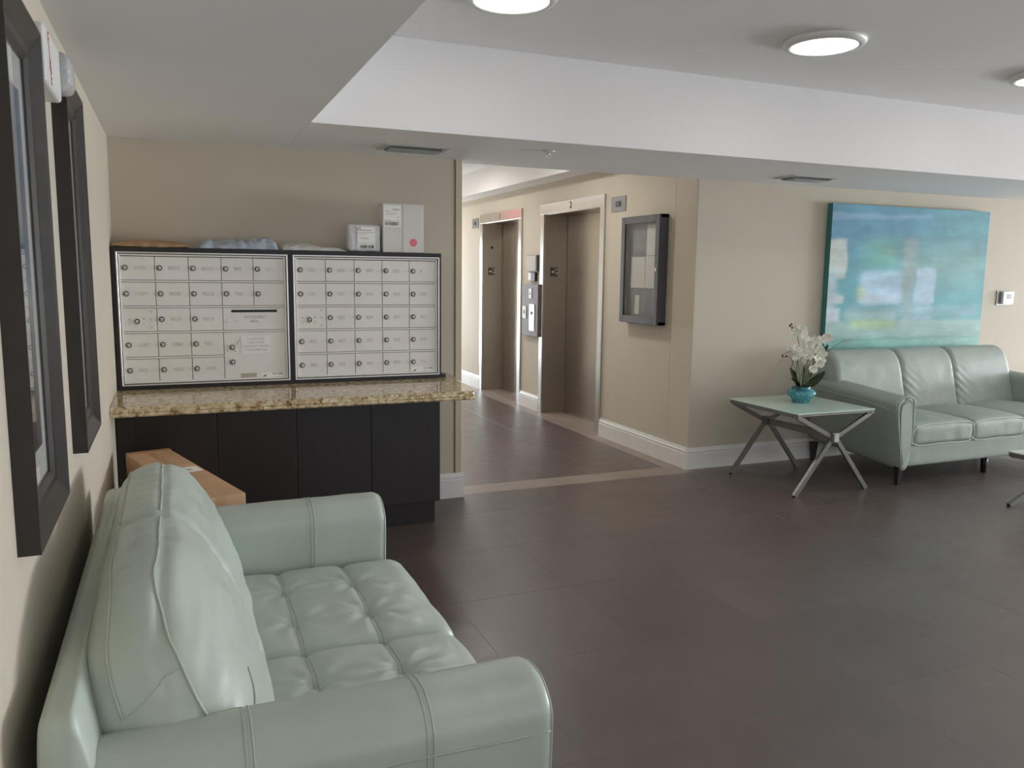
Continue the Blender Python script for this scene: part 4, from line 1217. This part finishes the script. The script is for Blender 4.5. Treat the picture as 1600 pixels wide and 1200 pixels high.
for s in stems: tube('flower_stem', bez(s), lambda k: .0050*(1-.6*k), 'stem', t, 6)
tube('support_stick', bez([(VX-.03, VY, top), (4.255, VY, .82), (4.26, VY, .92), (4.29, VY, .98)]), .0028, 'bud', t, 5)
tube('grass_blade', bez([(VX+.03, VY-.01, top), (4.47, VY-.02, .88), (4.55, VY-.04, .98), (4.66, VY-.05, 1.045), (4.78, VY-.06, 1.068)]), lambda k: .004*(1-.8*k), 'green_leaf', t, 5)
tube('grass_blade', bez([(VX-.02, VY, top), (4.28, VY, .86), (4.20, VY-.01, .955), (4.10, VY-.02, .90), (4.03, VY-.02, .84)]), lambda k: .0032*(1-.8*k), 'stem', t, 5)
def leaf(base, tip, w_, sag, roll_=0, name='leaf', mat='green_leaf'):
    b, e = Vector(base), Vector(tip); d = e-b; side = d.cross(Vector((0, 0, 1)))
    side = side.normalized() if side.length > 1e-6 else Vector((1, 0, 0))
    side = (Matrix.Rotation(roll_, 3, d.normalized()) @ side)
    nrm = side.cross(d).normalized()
    bm = bmesh.new(); rows = []
    for i in range(13):
        k = i/12; c = b+d*k+Vector((0, 0, sag*4*k*(1-k)))
        ww = w_*max(.05, math.sin(math.pi*min(1, k*.92+.08))**.7)
        rows.append([bm.verts.new(c+side*ww*j+nrm*abs(j)*ww*.25) for j in (-1, -.5, 0, .5, 1)])
    for A, B in zip(rows, rows[1:]):
        for k in range(4): bm.faces.new((A[k], A[k+1], B[k+1], B[k]))
    bmesh.ops.solidify(bm, geom=list(bm.faces), thickness=.0025)
    return link(name, bm_me(bm), mat, t, True)
leaf((VX-.02, VY-.01, top+.005), (4.17, VY-.05, .795), .022, .02)
leaf((VX-.02, VY-.03, top), (4.20, VY-.07, .715), .028, .012, .2)
leaf((VX+.02, VY-.02, top), (4.52, VY-.06, .835), .036, -.01, .5)
leaf((VX+.0, VY-.04, top), (VX-.05, VY-.12, .73), .030, .02)
leaf((VX-.01, VY+.01, top), (4.27, VY+.04, .86), .020, .01, 1.1)
leaf((VX+.015, VY+.02, top), (4.41, VY+.05, .87), .022, .0, .9)
leaf((4.50, VY-.02, .93), (4.56, VY-.03, 1.035), .016, 0, .9)
def flower_mesh(seed):
    rg = random.Random(seed); bm = bmesh.new()
    def petal(an, L, W, lift):
        rows = []
        for i in range(6):
            k = i/5
            ww = W*math.sin(math.pi*min(1, .12+k*.80))**.8
            r_ = .004+L*k; z = lift*math.sin(k*2.2)+.002
            rows.append([(r_, j*ww, z+.004*abs(j)**2) for j in (-1, -.35, .35, 1)])
        vs = [[bm.verts.new(Matrix.Rotation(an, 3, 'Z') @ Vector(p)) for p in r__] for r__ in rows]
        for A, B in zip(vs, vs[1:]):
            for k in range(3): bm.faces.new((A[k], A[k+1], B[k+1], B[k]))
    for an, L, W in ((0, .036, .022), (math.pi, .036, .022), (math.pi/2, .032, .012), (R(-50), .031, .011), (R(-130), .031, .011)):
        petal(an+rg.uniform(-.15, .15), L*rg.uniform(.9, 1.1), W, .012*rg.uniform(.6, 1.4))
    petal(-math.pi/2, .018, .008, .016)
    bmesh.ops.create_icosphere(bm, subdivisions=1, radius=.0045, matrix=Matrix.Translation((0, 0, .008)))
    me = bm_me(bm); me.materials.append(MT['petal'])
    for p in me.polygons: p.use_smooth = True
    return me
fm = [flower_mesh(i) for i in range(5)]
PXP = [(340, 210), (295, 240), (372, 235), (345, 312), (405, 285), (390, 372), (455, 340), (430, 420), (560, 340), (596, 375), (606, 318), (528, 385), (562, 425), (300, 470), (268, 440), (345, 500), (400, 470), (462, 462), (505, 470), (540, 505), (578, 478), (405, 545), (480, 560), (450, 612), (508, 640), (545, 612), (488, 702), (522, 722), (330, 545)]
rg = random.Random(11)
CAMP = Vector((0, 0, 1.54))
for i, (a, b) in enumerate(PXP):
    # the photo's flower cluster, measured off at the plant's depth: x 4.13..4.56, z 0.83..1.17
    x = 4.142+(a-190)/(626-190)*(4.556-4.142)
    z = 1.205-(b-130)/(740-130)*(1.205-.832)
    y = VY-.03+rg.uniform(-.05, .05)
    f = inst('flower', fm[i % 5], t, (x, y, z))
    dirv = (Vector((-.55, -1, .15))+Vector((rg.uniform(-.6, .6), 0, rg.uniform(-.5, .4)))).normalized()
    f.rotation_euler = (dirv.to_track_quat('Z', 'Y').to_matrix() @ Matrix.Rotation(rg.uniform(-.5, .5), 3, 'Z')).to_euler()
for x, z in ((4.206, 1.19), (4.192, 1.178), (4.214, 1.165), (4.142, .956), (4.178, .952)):
    bm = bmesh.new(); bmesh.ops.create_icosphere(bm, subdivisions=2, radius=.0085, matrix=Matrix.Translation((x, VY-.02, z)))
    link('bud', bm_me(bm), 'bud', t, True)

settle()
